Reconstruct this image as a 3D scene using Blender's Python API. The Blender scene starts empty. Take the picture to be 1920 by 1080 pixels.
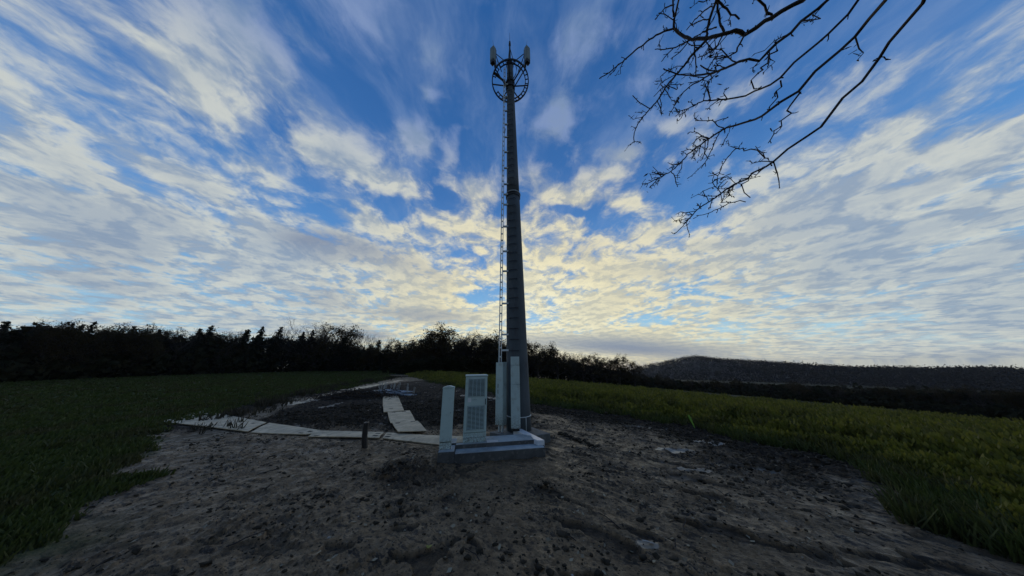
import bpy, bmesh, math, random
import numpy as np
from mathutils import Vector, Matrix
random.seed(7)
C = bpy.context.scene.collection
S = bpy.context.scene
R = math.radians

# ---------------------------------------------------------------- camera
CAM_H = 2.0
F_PX = 420.0            # focal length in pixels of the 1920 wide frame
PITCH = R(18.43)
ROLL = R(-0.5)
cam_d = bpy.data.cameras.new('camera')
cam = bpy.data.objects.new('camera', cam_d)
C.objects.link(cam)
cam_d.sensor_width = 36.0
cam_d.lens = F_PX / 1920 * 36
cam_d.clip_start = 0.05
cam_d.clip_end = 9000
CAM_M = Matrix.Rotation(PITCH + R(90), 4, 'X') @ Matrix.Rotation(ROLL, 4, 'Z')
cam.matrix_world = Matrix.Translation((0, 0, CAM_H)) @ CAM_M
S.camera = cam
S.render.resolution_x, S.render.resolution_y = 1024, 576

def ray(px, py):
    """direction through a point of the 1920x1080 view"""
    v = Vector(((px - 960) / F_PX, (540 - py) / F_PX, -1.0))
    return (CAM_M.to_3x3() @ v).normalized()

def at_z(px, py, z=0.0):
    d = ray(px, py)
    t = (z - CAM_H) / d.z
    return Vector((d.x * t, d.y * t, z))

def at_dist(px, py, dist):
    """point on the ray at horizontal distance dist"""
    d = ray(px, py)
    t = dist / math.hypot(d.x, d.y)
    return Vector((d.x * t, d.y * t, CAM_H + d.z * t))

# ---------------------------------------------------------------- light
SUN_AZ = R(6.0)         # clockwise from +Y
SUN_EL = R(4.0)
S.view_settings.view_transform = 'Standard'
S.view_settings.look = 'None'
S.view_settings.exposure = 0.0
S.view_settings.gamma = 1.0
sun_d = bpy.data.lights.new('sun', 'SUN')
sun_d.energy = 0.3
sun_d.angle = R(6)
sun_d.color = (1.0, 0.80, 0.55)
sun = bpy.data.objects.new('sun', sun_d)
C.objects.link(sun)
_sd = Vector((math.sin(SUN_AZ) * math.cos(SUN_EL), math.cos(SUN_AZ) * math.cos(SUN_EL), math.sin(SUN_EL)))
sun.rotation_euler = _sd.to_track_quat('Z', 'Y').to_euler()
sun.location = (30, 200, 40)

class NT:
    """small helper to write node maths"""
    def __init__(s, tree): s.t = tree
    def n(s, typ, **kw):
        nd = s.t.nodes.new(typ)
        for k, v in kw.items(): setattr(nd, k, v)
        return nd
    def put(s, sock, v):
        if isinstance(v, bpy.types.NodeSocket): s.t.links.new(v, sock)
        else:
            if sock.type == 'RGBA' and len(v) == 3: v = (*v, 1)
            sock.default_value = v
    def m(s, op, a, b=None, c=None, clamp=False):
        nd = s.n('ShaderNodeMath', operation=op, use_clamp=clamp)
        s.put(nd.inputs[0], a)
        if b is not None: s.put(nd.inputs[1], b)
        if c is not None: s.put(nd.inputs[2], c)
        return nd.outputs[0]
    def v(s, op, a, b=None, scale=None):
        nd = s.n('ShaderNodeVectorMath', operation=op)
        s.put(nd.inputs[0], a)
        if b is not None: s.put(nd.inputs[1], b)
        if scale is not None: s.put(nd.inputs['Scale'], scale)
        return nd.outputs['Value'] if op in ('DOT_PRODUCT', 'LENGTH') else nd.outputs[0]
    def noise(s, vec, scale=1.0, detail=4, rough=.5, dist=0.0, col=False):
        nd = s.n('ShaderNodeTexNoise')
        s.put(nd.inputs['Vector'], vec)
        nd.inputs['Scale'].default_value = scale
        nd.inputs['Detail'].default_value = detail
        nd.inputs['Roughness'].default_value = rough
        nd.inputs['Distortion'].default_value = dist
        return nd.outputs['Color' if col else 'Fac']
    def ss(s, x, lo, hi, a=0.0, b=1.0, kind='SMOOTHSTEP'):
        nd = s.n('ShaderNodeMapRange', interpolation_type=kind)
        for i, q in enumerate((x, lo, hi, a, b)): s.put(nd.inputs[i], q)
        return nd.outputs[0]
    def mix(s, f, a, b, typ='MIX'):
        nd = s.n('ShaderNodeMix', data_type='RGBA', blend_type=typ)
        s.put(nd.inputs[0], f); s.put(nd.inputs[6], a); s.put(nd.inputs[7], b)
        return nd.outputs[2]
    def comb(s, x, y, z=0.0):
        nd = s.n('ShaderNodeCombineXYZ')
        s.put(nd.inputs[0], x); s.put(nd.inputs[1], y); s.put(nd.inputs[2], z)
        return nd.outputs[0]
    def sep(s, v):
        nd = s.n('ShaderNodeSeparateXYZ'); s.put(nd.inputs[0], v)
        return nd.outputs

def lin(r, g, b):
    f = lambda c: (c / 255 / 12.92) if c <= 10 else ((c / 255 + .055) / 1.055) ** 2.4
    return (f(r), f(g), f(b))

world = bpy.data.worlds.new("World")
S.world = world
world.use_nodes = True
def build_sky():
    wt = world.node_tree
    wt.nodes.clear()
    q = NT(wt)
    K = 10.0                # background strength 0.1
    tc = q.n('ShaderNodeTexCoord').outputs['Generated']
    sky = q.n('ShaderNodeTexSky', sky_type='NISHITA')
    sky.sun_disc = False
    sky.sun_elevation = SUN_EL
    sky.sun_rotation = SUN_AZ
    sky.altitude = 300
    sky.air_density = 1.0; sky.dust_density = 0.3; sky.ozone_density = 2.0
    X, Y, Z = q.sep(tc)
    CURV = 0.16
    den = q.m('ADD', q.m('MAXIMUM', Z, 0.0), CURV)
    PX = q.m('DIVIDE', X, den); PY = q.m('DIVIDE', Y, den)
    P = q.comb(PX, PY)
    def plane(px, py):
        d = ray(px, py); k = max(d.z, 0) + CURV
        return Vector((d.x / k, d.y / k))
    # a slow warp keeps every cloud outline ragged
    w = q.noise(P, 2.2, 4, .55, col=True)
    w = q.v('SUBTRACT', w, (.5, .5, .5))
    Pw = q.v('ADD', P, q.v('SCALE', w, scale=.22))
    def field(blobs, start):
        acc = start
        for (px, py, a, b, ang, st) in blobs:
            c = plane(px, py)
            ca, sa = math.cos(R(ang)), math.sin(R(ang))
            u = (plane(px + ca * 8, py + sa * 8) - c) / 8 * a
            v = (plane(px - sa * 8, py + ca * 8) - c) / 8 * b
            M = Matrix(((u.x, v.x), (u.y, v.y))).inverted()
            d = q.v('SUBTRACT', Pw, (c.x, c.y, 0))
            e = q.comb(q.v('DOT_PRODUCT', d, (M[0][0], M[0][1], 0)), q.v('DOT_PRODUCT', d, (M[1][0], M[1][1], 0)))
            l = q.v('LENGTH', e)
            f = q.ss(l, 0.0, 1.6, st, 0.0)
            acc = q.m('ADD', acc, f)
        return acc
    COVER = [   # where the cloud sheet is thick (+) or torn open (-)
        (770, 252, 48, 34, 25, .50), (686, 322, 125, 34, 27, .55), (600, 278, 60, 24, 20, .35), (838, 288, 16, 28, 0, .30), (873, 240, 26, 9, 0, .22),
        (851, 255, 10, 20, 0, .2), (702, 415, 105, 22, 28, .42), (886, 350, 58, 36, 0, .36), (868, 427, 105, 28, 6, .36),
        (997, 325, 26, 30, 0, .34), (1038, 232, 34, 46, 10, .42), (1060, 190, 30, 40, 20, .20), (1077, 370, 68, 24, 8, .48), (1115, 331, 52, 16, -18, .30),
        (1156, 283, 38, 16, -20, .42), (1182, 385, 46, 24, 15, .32), (1251, 305, 14, 12, -40, .26), (1256, 222, 34, 18, -10, .26),
        (1199, 144, 40, 36, -40, .22), (1210, 436, 62, 22, -15, .26), (1325, 458, 36, 14, 0, .24), (1040, 420, 50, 20, 10, .2),
        (803, 165, 20, 28, -20, .34), (799, 87, 24, 46, -25, .20), (598, 87, 48, 24, 45, .24), (699, 35, 40, 12, 50, .16), (1080, 70, 46, 60, 20, .22),
        (1150, 60, 40, 50, 30, .16), (1230, 60, 50, 50, 0, .12), (890, 10, 30, 12, 20, .18), (1330, 280, 40, 40, 0, .14),
        (1180, 652, 190, 17, 4, .50), (640, 620, 100, 24, 5, .20), (830, 590, 130, 22, 5, .15),
        (650, 475, 120, 32, 12, .20), (1250, 500, 120, 30, -5, .12), (1000, 480, 80, 50, 0, .16),
        (1100, 480, 90, 60, 0, .12), (1120, 590, 120, 20, -8, .18), (760, 520, 140, 30, 15, .12),
        # holes of open blue
        (664, 150, 110, 60, 30, -.22), (750, 190, 40, 30, 30, -.12), (912, 209, 34, 80, 0, -.30), (895, 285, 26, 22, 0, -.22), (742, 405, 24, 13, 25, -.40),
        (905, 553, 50, 18, -5, -.42), (1273, 361, 52, 42, -25, -.34), (1121, 244, 48, 20, -15, -.28), (1030, 296, 20, 10, 0, -.2),
        (585, 340, 46, 12, 28, -.34), (598, 395, 50, 10, 28, -.2), (590, 440, 46, 14, 25, -.2), (1330, 425, 50, 25, -10, -.26), (640, 385, 50, 9, 28, -.25),
        (1069, 397, 34, 8, 5, -.34), (1225, 602, 80, 9, 3, -.28), (1020, 602, 40, 9, 5, -.30), (1120, 408, 24, 14, 30, -.2),
        (1310, 548, 50, 10, 8, -.2), (830, 360, 18, 10, 20, -.25), (960, 100, 60, 60, 0, -.10), (820, 385, 22, 7, 10, -.2),
        (1350, 615, 60, 10, 5, -.22), (715, 612, 26, 5, 20, -.25), (790, 330, 20, 8, 30, -.15),
        # out to the sides
        (400, 120, 150, 110, 20, .46), (180, 420, 180, 120, 0, .26), (420, 330, 90, 60, 0, .1), (520, 500, 60, 60, 0, .12),
        (1560, 450, 160, 140, 0, .36), (1600, 60, 190, 120, 0, -.2), (1850, 560, 150, 90, 0, .22), (1850, 200, 120, 120, 0, .05),
    ]
    cov = field(COVER, 0.0)
    # altocumulus texture, drawn out along the wind
    Ps = q.v('MULTIPLY', Pw, (1.0, .88, 1.0))
    off = (.015, .08, 0)
    n1 = q.noise(Ps, 1.6, 3, .5)
    n2 = q.noise(Ps, 6.5, 8, .6, .2)
    n3 = q.noise(q.v('MULTIPLY', Pw, (2.0, .9, 1)), 2.6, 6, .60, .2)
    n2b = q.noise(q.v('ADD', Ps, off), 6.5, 4, .6, .2)
    elev = q.ss(Z, .66, .26, -.16, .22)
    amp = q.ss(Z, .25, .7, 1.0, .85)
    n4 = q.noise(q.v('MULTIPLY', Pw, (1.1, 1.0, 1)), 17.0, 5, .6, .2)
    d = q.m('ADD', q.m('MULTIPLY', q.m('SUBTRACT', n1, .5), .9), q.m('MULTIPLY', q.m('SUBTRACT', n2, .5), 1.15))
    d = q.m('ADD', d, q.m('MULTIPLY', q.m('SUBTRACT', n3, .5), q.ss(Z, .3, .7, .15, .7)))
    d = q.m('ADD', d, q.m('MULTIPLY', q.m('SUBTRACT', n4, .5), q.ss(Z, .15, .6, .75, .35)))
    d = q.m('MULTIPLY', d, amp)
    d = q.m('ADD', d, q.m('ADD', cov, elev))
    alpha = q.m('MULTIPLY', q.ss(d, -.20, .30), q.ss(Z, -.02, 0.0))
    thick = q.ss(d, .12, .62)
    relief = q.ss(q.m('ADD', q.m('SUBTRACT', n2, n2b), q.m('MULTIPLY', q.m('SUBTRACT', n4, .5), .40)), -.14, .13)
    # how far from the sun
    sd = q.v('DOT_PRODUCT', tc, tuple(_sd))
    near = q.ss(sd, .55, 1.0)
    vnear = q.ss(sd, .90, 1.0)
    def k(c): return tuple(x * K for x in lin(*c))
    lit = q.mix(near, k((210, 213, 204)), k((250, 237, 190)))
    lit = q.mix(vnear, lit, k((255, 247, 208)))
    high = q.ss(Z, .60, .80)
    lit = q.mix(high, lit, k((128, 150, 192)))
    sh = q.mix(near, k((126, 149, 178)), k((186, 186, 172)))
    col = q.mix(q.m('MULTIPLY', q.m('SUBTRACT', 1.0, relief), .75), lit, sh)
    DARK = [(1180, 652, 210, 17, 4, .95), (650, 470, 110, 26, 10, .55), (800, 592, 120, 14, 5, .6), (600, 560, 70, 22, 0, .35),
            (690, 628, 60, 12, 5, .7), (1250, 515, 70, 12, -5, .3), (1090, 470, 40, 20, 0, .3), (780, 500, 90, 20, 20, .3),
            (200, 500, 160, 100, 0, .3), (590, 450, 60, 16, 0, .5), (950, 640, 60, 10, 0, .2)]
    dark = q.m('MINIMUM', field(DARK, 0.0), 1.0)
    col = q.mix(q.m('MULTIPLY', thick, .45), col, sh)
    col = q.mix(dark, col, k((128, 140, 162)))
    cr = q.n('ShaderNodeValToRGB')
    els = cr.color_ramp.elements
    stops = [(0.0, (200, 204, 194)), (.07, (165, 205, 225)), (.2, (122, 178, 222)), (.4, (86, 142, 205)), (.62, (60, 112, 178)), (.9, (40, 90, 154))]
    els[0].position, els[0].color = 0.0, (*lin(*stops[0][1]), 1)
    els[1].position, els[1].color = .9, (*lin(*stops[-1][1]), 1)
    for p_, c_ in stops[1:-1]:
        e = els.new(p_); e.color = (*lin(*c_), 1)
    q.put(cr.inputs[0], Z)
    clear = q.v('SCALE', cr.outputs[0], scale=K * .98)
    skyc = q.v('ADD', clear, q.v('MULTIPLY', sky.outputs[0], (.18, .16, .12)))
    veil = q.m('MULTIPLY', q.ss(n3, .38, .8), q.ss(Z, .25, .7, .25, .50))
    skyc = q.mix(veil, skyc, k((138, 162, 200)))
    out = q.mix(q.m('MULTIPLY', alpha, .93), skyc, col)
    # the half of the sky away from the sunset is dimmer
    out = q.v('SCALE', out, scale=q.ss(Y, -.35, .25, .58, 1.0))
    bg = q.n('ShaderNodeBackground')
    q.put(bg.inputs[0], out)
    bg.inputs[1].default_value = 0.1
    o = q.n('ShaderNodeOutputWorld')
    wt.links.new(bg.outputs[0], o.inputs[0])
build_sky()
world.cycles.sampling_method = 'MANUAL'
world.cycles.sample_map_resolution = 512
# ---------------------------------------------------------------- helpers
def principled(name, col, rough=.8, metal=0.0, spec=.5):
    m = bpy.data.materials.new(name); m.use_nodes = True
    p = m.node_tree.nodes['Principled BSDF']
    p.inputs['Base Color'].default_value = (*col, 1)
    p.inputs['Roughness'].default_value = rough
    p.inputs['Metallic'].default_value = metal
    p.inputs['Specular IOR Level'].default_value = spec
    return m, NT(m.node_tree), p

def varied(name, c1, c2, scale=4, rough=.8, metal=0.0, bump=0.0, bscale=40, detail=6, stretch=(1, 1, 1), c3=None, spec=.5, rough2=None, bdist=.01, mud=0):
    """base colour that wanders between two or three tones, with a fine bump"""
    m, q, p = principled(name, c1, rough, metal, spec)
    co = q.n('ShaderNodeTexCoord').outputs['Object']
    sc = q.v('MULTIPLY', co, stretch)
    f = q.ss(q.noise(sc, scale, detail, .6), .35, .65)
    c = q.mix(f, c1, c2)
    if c3:
        c = q.mix(q.ss(q.noise(q.v('ADD', sc, (7, 3, 1)), scale * 2.7, 8, .65), .52, .68), c, c3)
    if mud:
        zz = q.sep(co)[2]
        f2 = q.m('MULTIPLY', q.ss(zz, mud, 0.0), q.ss(q.noise(co, 34, 6, .7), .42, .60))
        c = q.mix(q.m('MULTIPLY', f2, .8), c, (.11, .09, .065))
    q.put(p.inputs['Base Color'], c)
    if rough2 is not None:
        q.put(p.inputs['Roughness'], q.ss(q.noise(sc, scale * 1.7, 5, .6), .4, .6, rough, rough2))
    if bump:
        b = q.n('ShaderNodeBump'); b.inputs['Strength'].default_value = bump; b.inputs['Distance'].default_value = bdist
        q.put(b.inputs['Height'], q.noise(sc, bscale, 6, .6)); q.put(p.inputs['Normal'], b.outputs[0])
    return m

def leafy(name, c1, c2, trans=.35, rough=.6, spec=.3, patch=None):
    m, q, p = principled(name, c1, rough, 0, spec)
    g = q.n('ShaderNodeNewGeometry')
    c = q.mix(g.outputs['Random Per Island'], c1, c2)
    if patch:
        co = q.n('ShaderNodeTexCoord').outputs['Object']
        c = q.mix(q.m('MULTIPLY', q.ss(q.noise(co, .55, 5, .65), .44, .62), .75), c, patch)
    q.put(p.inputs['Base Color'], c)
    t = q.n('ShaderNodeBsdfTranslucent'); q.put(t.inputs[0], c)
    mx = q.n('ShaderNodeMixShader'); mx.inputs[0].default_value = trans
    m.node_tree.links.new(p.outputs[0], mx.inputs[1]); m.node_tree.links.new(t.outputs[0], mx.inputs[2])
    out = [n for n in m.node_tree.nodes if n.type == 'OUTPUT_MATERIAL'][0]
    m.node_tree.links.new(mx.outputs[0], out.inputs[0])
    return m

def tag(o, label=None, cat=None, group=None, kind=None):
    if label: o['label'] = label
    if cat: o['category'] = cat
    if group: o['group'] = group
    if kind: o['kind'] = kind
    return o

def mesh_np(name, verts, faces, mat, parent=None, smooth=False):
    """verts (n,3) array, faces (m,4) or (m,3) int array"""
    me = bpy.data.meshes.new(name)
    verts = np.asarray(verts, np.float32); faces = np.asarray(faces, np.int32)
    k = faces.shape[1]; m = len(faces)
    me.vertices.add(len(verts)); me.vertices.foreach_set('co', verts.ravel())
    me.loops.add(m * k); me.loops.foreach_set('vertex_index', faces.ravel())
    me.polygons.add(m); me.polygons.foreach_set('loop_start', np.arange(0, m * k, k, dtype=np.int32))
    if smooth: me.polygons.foreach_set('use_smooth', np.ones(m, bool))
    me.update(calc_edges=True)
    me.materials.append(mat)
    o = bpy.data.objects.new(name, me); C.objects.link(o)
    if parent: o.parent = parent
    return o

class MB:
    """collects simple shapes; build() links them as one mesh"""
    def __init__(s): s.bm = bmesh.new()
    def box(s, x0, x1, y0, y1, z0, z1, M=None, bev=0.0):
        g = bmesh.ops.create_cube(s.bm, size=1)
        T = Matrix.Translation(((x0 + x1) / 2, (y0 + y1) / 2, (z0 + z1) / 2)) @ Matrix.Diagonal((x1 - x0, y1 - y0, z1 - z0, 1))
        bmesh.ops.transform(s.bm, matrix=T, verts=g['verts'])
        if bev:
            es = list({e for v in g['verts'] for e in v.link_edges})
            r = bmesh.ops.bevel(s.bm, geom=es, offset=bev, segments=2, affect='EDGES', profile=.5)
            vs = list({v for f in r['faces'] for v in f.verts} | {v for v in g['verts'] if v.is_valid})
        else: vs = g['verts']
        if M is not None: bmesh.ops.transform(s.bm, matrix=M, verts=vs)
        return s
    def tube(s, pts, rad, n=8, caps=True, M=None):
        pts = [Vector(p) for p in pts]
        if not hasattr(rad, '__len__'): rad = [rad] * len(pts)
        rings = []; ref = None
        for i, p in enumerate(pts):
            t = (pts[min(i + 1, len(pts) - 1)] - pts[max(i - 1, 0)]).normalized()
            if ref is None: ref = Vector((0, 0, 1)) if abs(t.z) < .9 else Vector((1, 0, 0))
            a = t.cross(ref).normalized(); b = t.cross(a).normalized(); ref = b.cross(t) * -1 if False else ref
            rings.append([s.bm.verts.new(p + (a * math.cos(2 * math.pi * k / n) + b * math.sin(2 * math.pi * k / n)) * rad[i]) for k in range(n)])
        for r0, r1 in zip(rings, rings[1:]):
            for k in range(n): s.bm.faces.new((r0[k], r0[(k + 1) % n], r1[(k + 1) % n], r1[k])).smooth = n > 5
        if caps and n > 2: s.bm.faces.new(rings[0][::-1]); s.bm.faces.new(rings[-1])
        if M is not None: bmesh.ops.transform(s.bm, matrix=M, verts=[v for r in rings for v in r])
        return s
    def prism(s, poly, z0, z1, M=None):
        """poly: list of (x,y[,ztop]) counter clockwise"""
        b = [s.bm.verts.new((p[0], p[1], z0)) for p in poly]
        t = [s.bm.verts.new((p[0], p[1], p[2] if len(p) > 2 else z1)) for p in poly]
        n = len(poly)
        s.bm.faces.new(b[::-1]); s.bm.faces.new(t)
        for i in range(n): s.bm.faces.new((b[i], b[(i + 1) % n], t[(i + 1) % n], t[i]))
        if M is not None: bmesh.ops.transform(s.bm, matrix=M, verts=b + t)
        return s
    def build(s, name, mat, parent=None, bevel=0.0, at=None):
        bmesh.ops.recalc_face_normals(s.bm, faces=s.bm.faces)
        me = bpy.data.meshes.new(name)
        if at is not None: bmesh.ops.translate(s.bm, vec=-Vector(at), verts=s.bm.verts)
        s.bm.to_mesh(me); s.bm.free()
        me.materials.append(mat)
        o = bpy.data.objects.new(name, me); C.objects.link(o)
        if at is not None: o.location = at
        if parent is not None:
            o.parent = parent
        if bevel:
            b = o.modifiers.new('bevel', 'BEVEL'); b.width = bevel; b.segments = 2; b.limit_method = 'ANGLE'
        return o

def thing(name, label, cat, loc=(0, 0, 0), rot=(0, 0, 0), group=None):
    o = bpy.data.objects.new(name, None); C.objects.link(o)
    o.empty_display_size = .2
    o.location = loc; o.rotation_euler = rot
    return tag(o, label, cat, group)

# gradient noise on arrays
def _h(ix, iy, seed):
    h = (ix.astype(np.int64) * 374761393 + iy.astype(np.int64) * 668265263 + seed * 144665) & 0xffffffff
    h = ((h ^ (h >> 13)) * 1274126177) & 0xffffffff
    return (h ^ (h >> 16)) & 0xffffffff
def pn(x, y, seed=0):
    ix = np.floor(x); iy = np.floor(y); fx = x - ix; fy = y - iy
    u = fx * fx * fx * (fx * (fx * 6 - 15) + 10); v = fy * fy * fy * (fy * (fy * 6 - 15) + 10)
    r = []
    for dx, dy in ((0, 0), (1, 0), (0, 1), (1, 1)):
        a = _h(ix + dx, iy + dy, seed) / 4294967296.0 * 2 * np.pi
        r.append(np.cos(a) * (fx - dx) + np.sin(a) * (fy - dy))
    return ((r[0] * (1 - u) + r[1] * u) * (1 - v) + (r[2] * (1 - u) + r[3] * u) * v) * 1.5
def fbm(x, y, sc, octv=4, seed=0, rough=.5):
    t = 0; a = 1.0; s = 0
    for i in range(octv):
        t = t + a * pn(x * sc + 13.7 * i, y * sc - 7.1 * i, seed + i); s += a; a *= rough; sc *= 2.03
    return t / s
def sstep(x, a, b):
    t = np.clip((x - a) / (b - a), 0, 1); return t * t * (3 - 2 * t)
def sdist(x, y, poly):
    """signed distance to a polygon, negative inside"""
    d = np.full(x.shape, 1e18); inside = np.zeros(x.shape, bool)
    n = len(poly)
    for i in range(n):
        ax, ay = poly[i][0], poly[i][1]; bx, by = poly[(i + 1) % n][0], poly[(i + 1) % n][1]
        ex, ey = bx - ax, by - ay; wx, wy = x - ax, y - ay
        t = np.clip((wx * ex + wy * ey) / (ex * ex + ey * ey + 1e-12), 0, 1)
        d = np.minimum(d, (wx - ex * t) ** 2 + (wy - ey * t) ** 2)
        cond = ((ay > y) != (by > y))
        xi = ex * (y - ay) / (ey if abs(ey) > 1e-12 else 1e-12) + ax
        inside ^= cond & (x < xi)
    d = np.sqrt(d); return np.where(inside, -d, d)

def base_h(x, y):
    """the lie of the land: flat round the mast, falling away to the right"""
    u = .75 * np.asarray(x, float) + .35 * np.asarray(y, float)
    sp = 2.0 * np.logaddexp(0, (u - 5) / 2.0)
    h = -.108 * sp
    h = np.where(h < -9, -9 - 3 * (1 - np.exp((h + 9) / 3)), h)
    return h - .035 * np.clip(np.hypot(x, y) - 130, 0, None)
def bh(x, y): return float(base_h(x, y))
def hit(px, py, dz=0.0):
    z = 0.0
    for _ in range(30):
        p = at_z(px, py, z + dz)
        if p.y < 0 or p.length > 300: break
        z = .5 * z + .5 * bh(p.x, p.y)
    return Vector((p.x, p.y, z + dz))

# ---------------------------------------------------------------- layout in plan
def pl(*pp): return [(lambda v: (v.x, v.y))(hit(*p)) for p in pp]
CROP = pl((770, 707), (800, 713), (870, 727), (935, 736), (1000, 752), (1100, 766), (1200, 781), (1300, 796), (1365, 812), (1500, 838), (1680, 878), (1850, 940), (1980, 1030)) + \
       [(9.5, 0), (6, -6), (40, -6), (62, 20), (48, 29), (30, 35.5), (22, 46), (6, 55.5), (-16, 56), (-21, 48)]
GRASS = [(-60, -20), (-8, -3)] + pl((60, 1075), (180, 940), (250, 850), (300, 800), (430, 768), (555, 741), (600, 738), (650, 728), (700, 718), (740, 708)) + [(-24, 45), (-24, 70), (-30, 96), (-70, 96), (-140, 60)]
TRACK = pl((380, 838), (470, 797), (555, 760), (600, 746), (650, 734), (700, 725), (760, 716), (810, 712)) + pl((780, 706), (745, 708), (700, 717), (650, 727), (600, 737), (555, 747), (420, 790), (300, 830))
WOODFLOOR = [(-34, 46), (-25, 43), (-16.5, 45), (-16, 56), (6, 55.0), (22, 45.5), (30, 35), (48, 28), (62, 19), (300, 0), (300, 300), (-300, 300), (-140, 60), (-70, 96), (-30, 96), (-24, 70)]
MATS = {   # top faces of the ground protection boards, corner by corner
    'row': [[(380, 772), (499, 793), (464, 811), (300, 792)],
            [(505, 794), (601, 810), (573, 817), (470, 812)],
            [(589, 810), (719, 812), (710.5, 823.5), (577, 820.5)],
            [(725, 812), (868, 822), (858, 839), (717, 823.5)]],
    'lane': [[(735, 797), (782, 793), (799.5, 812), (746, 815)],
             [(726, 774), (768, 771), (779, 793.5), (732, 796)],
             [(718, 762), (753, 761), (757, 773), (719, 775)],
             [(717.5, 751.5), (749, 751), (753.5, 762), (717.5, 763)],
             [(718.7, 740.5), (744, 740.5), (749.5, 752), (717.5, 752.5)]]}
MATPOLY = [pl(*m) for g in MATS.values() for m in g]

def build_ground():
    # polar sheet: fine where the picture looks, coarse behind, out to the horizon
    a = [-78]
    while a[-1] < 78:
        a.append(a[-1] + (.19 if abs(a[-1]) < 50 else .30))
    while a[-1] < 282 - 4: a.append(a[-1] + 4)
    ang = np.radians(np.array(a))
    r = [1.6]
    while r[-1] < 26: r.append(r[-1] * 1.0042)
    while r[-1] < 130: r.append(r[-1] * 1.009)
    while r[-1] < 3500: r.append(r[-1] * 1.10)
    r = np.array([.02, .5, 1.1] + r)
    A, Rr = np.meshgrid(ang, r)
    x = (Rr * np.sin(A)).ravel(); y = (Rr * np.cos(A)).ravel()
    h = base_h(x, y)
    dc = sdist(x, y, CROP); dg = sdist(x, y, GRASS); dt = sdist(x, y, TRACK)
    wob = fbm(x, y, .9, 4, 5) * .8
    crop = sstep(-(dc + wob), -.1, .5); grass = sstep(-(dg + wob), -.3, .6); track = sstep(-(dt + wob * .5), -.15, .35)
    rr = np.hypot(x, y)
    green = np.clip(np.maximum(crop, grass), 0, 1)
    far = np.maximum(sstep(rr, 85, 110), sstep(-(sdist(x, y, WOODFLOOR) + wob), -.5, 1.0)); green = np.maximum(green, far)
    # churned belts, dark and rough: across behind the boards and along the field edge
    churn = np.maximum(sstep(-(np.abs(y - (26 + .05 * x) + wob) - 17.0), -.9, .5) * sstep(x, 1.5, -.5),
                       sstep(-(dc - 3.0 + wob * 1.6), -1.1, .7) * sstep(x, -.5, 1.2) * sstep(y + wob * 2, 4.0, 7.0))
    churn = np.maximum(churn, (.6 * sstep(-(np.hypot((x + 2.0) / 1.0, (y - 5.4) / .7) - .6 + wob * .9), -.5, .4)))
    churn = np.clip(churn * (1 - track), 0, 1)
    patch = sstep(fbm(x, y, .75, 4, 21), -.12, .25)
    mud = (1 - green) * (1 - .8 * track)
    # relief
    rough = np.clip(.30 + .75 * churn + .25 * patch, 0, 1.2)
    ca, sa = math.cos(R(-28)), math.sin(R(-28))          # the ruts of the digger on the right
    xs = x * ca + y * sa; ys = -x * sa + y * ca
    mixr = sstep(x, .3, 2.5) * .8
    lx = x * (1 - mixr) + xs * mixr * .45; ly = y * (1 - mixr) + ys * mixr * 1.25
    gx0, gy0 = x * ca + y * sa, -x * sa + y * ca
    d = .060 * fbm(lx, ly, .55, 3, 1)
    d = d + .070 * fbm(lx, ly, 1.9, 3, 2) * rough
    n = fbm(lx, ly * 1.4, 5.0, 4, 3)
    d = d + .050 * np.clip(np.abs(n) * 1.6 - .18, -.1, 1) * rough
    lump = fbm(x, y, 11.0, 3, 4)
    d = d + .045 * sstep(lump, .20, .32) * np.clip(.12 + churn * 1.1 + .45 * patch, 0, 1)
    d = d + .024 * fbm(x, y, 21.0, 3, 6) * rough + .022 * np.abs(fbm(gx0 * .7, gy0 * 1.6, 9.0, 3, 66)) * rough
    d = d - .05 * sstep(fbm(lx, ly * 1.5, 2.6, 3, 9), .22, .5) * (.35 + churn)
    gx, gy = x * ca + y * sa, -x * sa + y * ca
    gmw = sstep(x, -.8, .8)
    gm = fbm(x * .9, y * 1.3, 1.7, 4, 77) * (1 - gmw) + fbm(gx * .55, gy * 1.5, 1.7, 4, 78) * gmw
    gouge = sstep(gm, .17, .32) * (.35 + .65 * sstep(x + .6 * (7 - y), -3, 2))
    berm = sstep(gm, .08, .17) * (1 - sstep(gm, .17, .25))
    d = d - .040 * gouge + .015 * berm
    d = d * (1 - .85 * track) * (1 - .7 * green)
    d = d * np.clip(1.2 - rr / 160, .1, 1)
    dm = np.full(x.shape, 9.0)
    for mp in MATPOLY: dm = np.minimum(dm, sdist(x, y, mp))
    flat = sstep(dm, -.05, .30)
    d = d * flat - .012 * (1 - flat)
    dp = np.hypot(x - .2, y - 6.9)
    d = np.where(dp < 2.4, np.clip(d, -.03, .03 + .05 * sstep(dp, 1.3, 2.4)), d)
    d = d + .06 * np.exp(-((x + 3.72) ** 2 + (y - 6.5) ** 2) / .02)      # mud heaped at the pipe
    d = d * sstep(rr, .2, 1.5)
    h = h + d
    verts = np.stack([x, y, h], 1)
    na, nr = len(ang), len(r)
    i = np.arange(nr - 1)[:, None] * na + np.arange(na)[None, :]
    j = np.arange(nr - 1)[:, None] * na + (np.arange(na)[None, :] + 1) % na
    F = np.stack([i, i + na, j + na, j], -1).reshape(-1, 4)
    # material
    m, q, p = principled('wet_mud', (.1, .09, .08), .6)
    at = lambda nme: (lambda nd: (setattr(nd, 'attribute_name', nme), nd.outputs['Fac'])[1])(q.n('ShaderNodeAttribute'))
    co = q.n('ShaderNodeTexCoord').outputs['Object']
    g_, c_, t_, k_, w_, o_ = at('green'), at('crop'), at('track'), at('churn'), at('wet_glint'), at('gouge')
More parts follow.
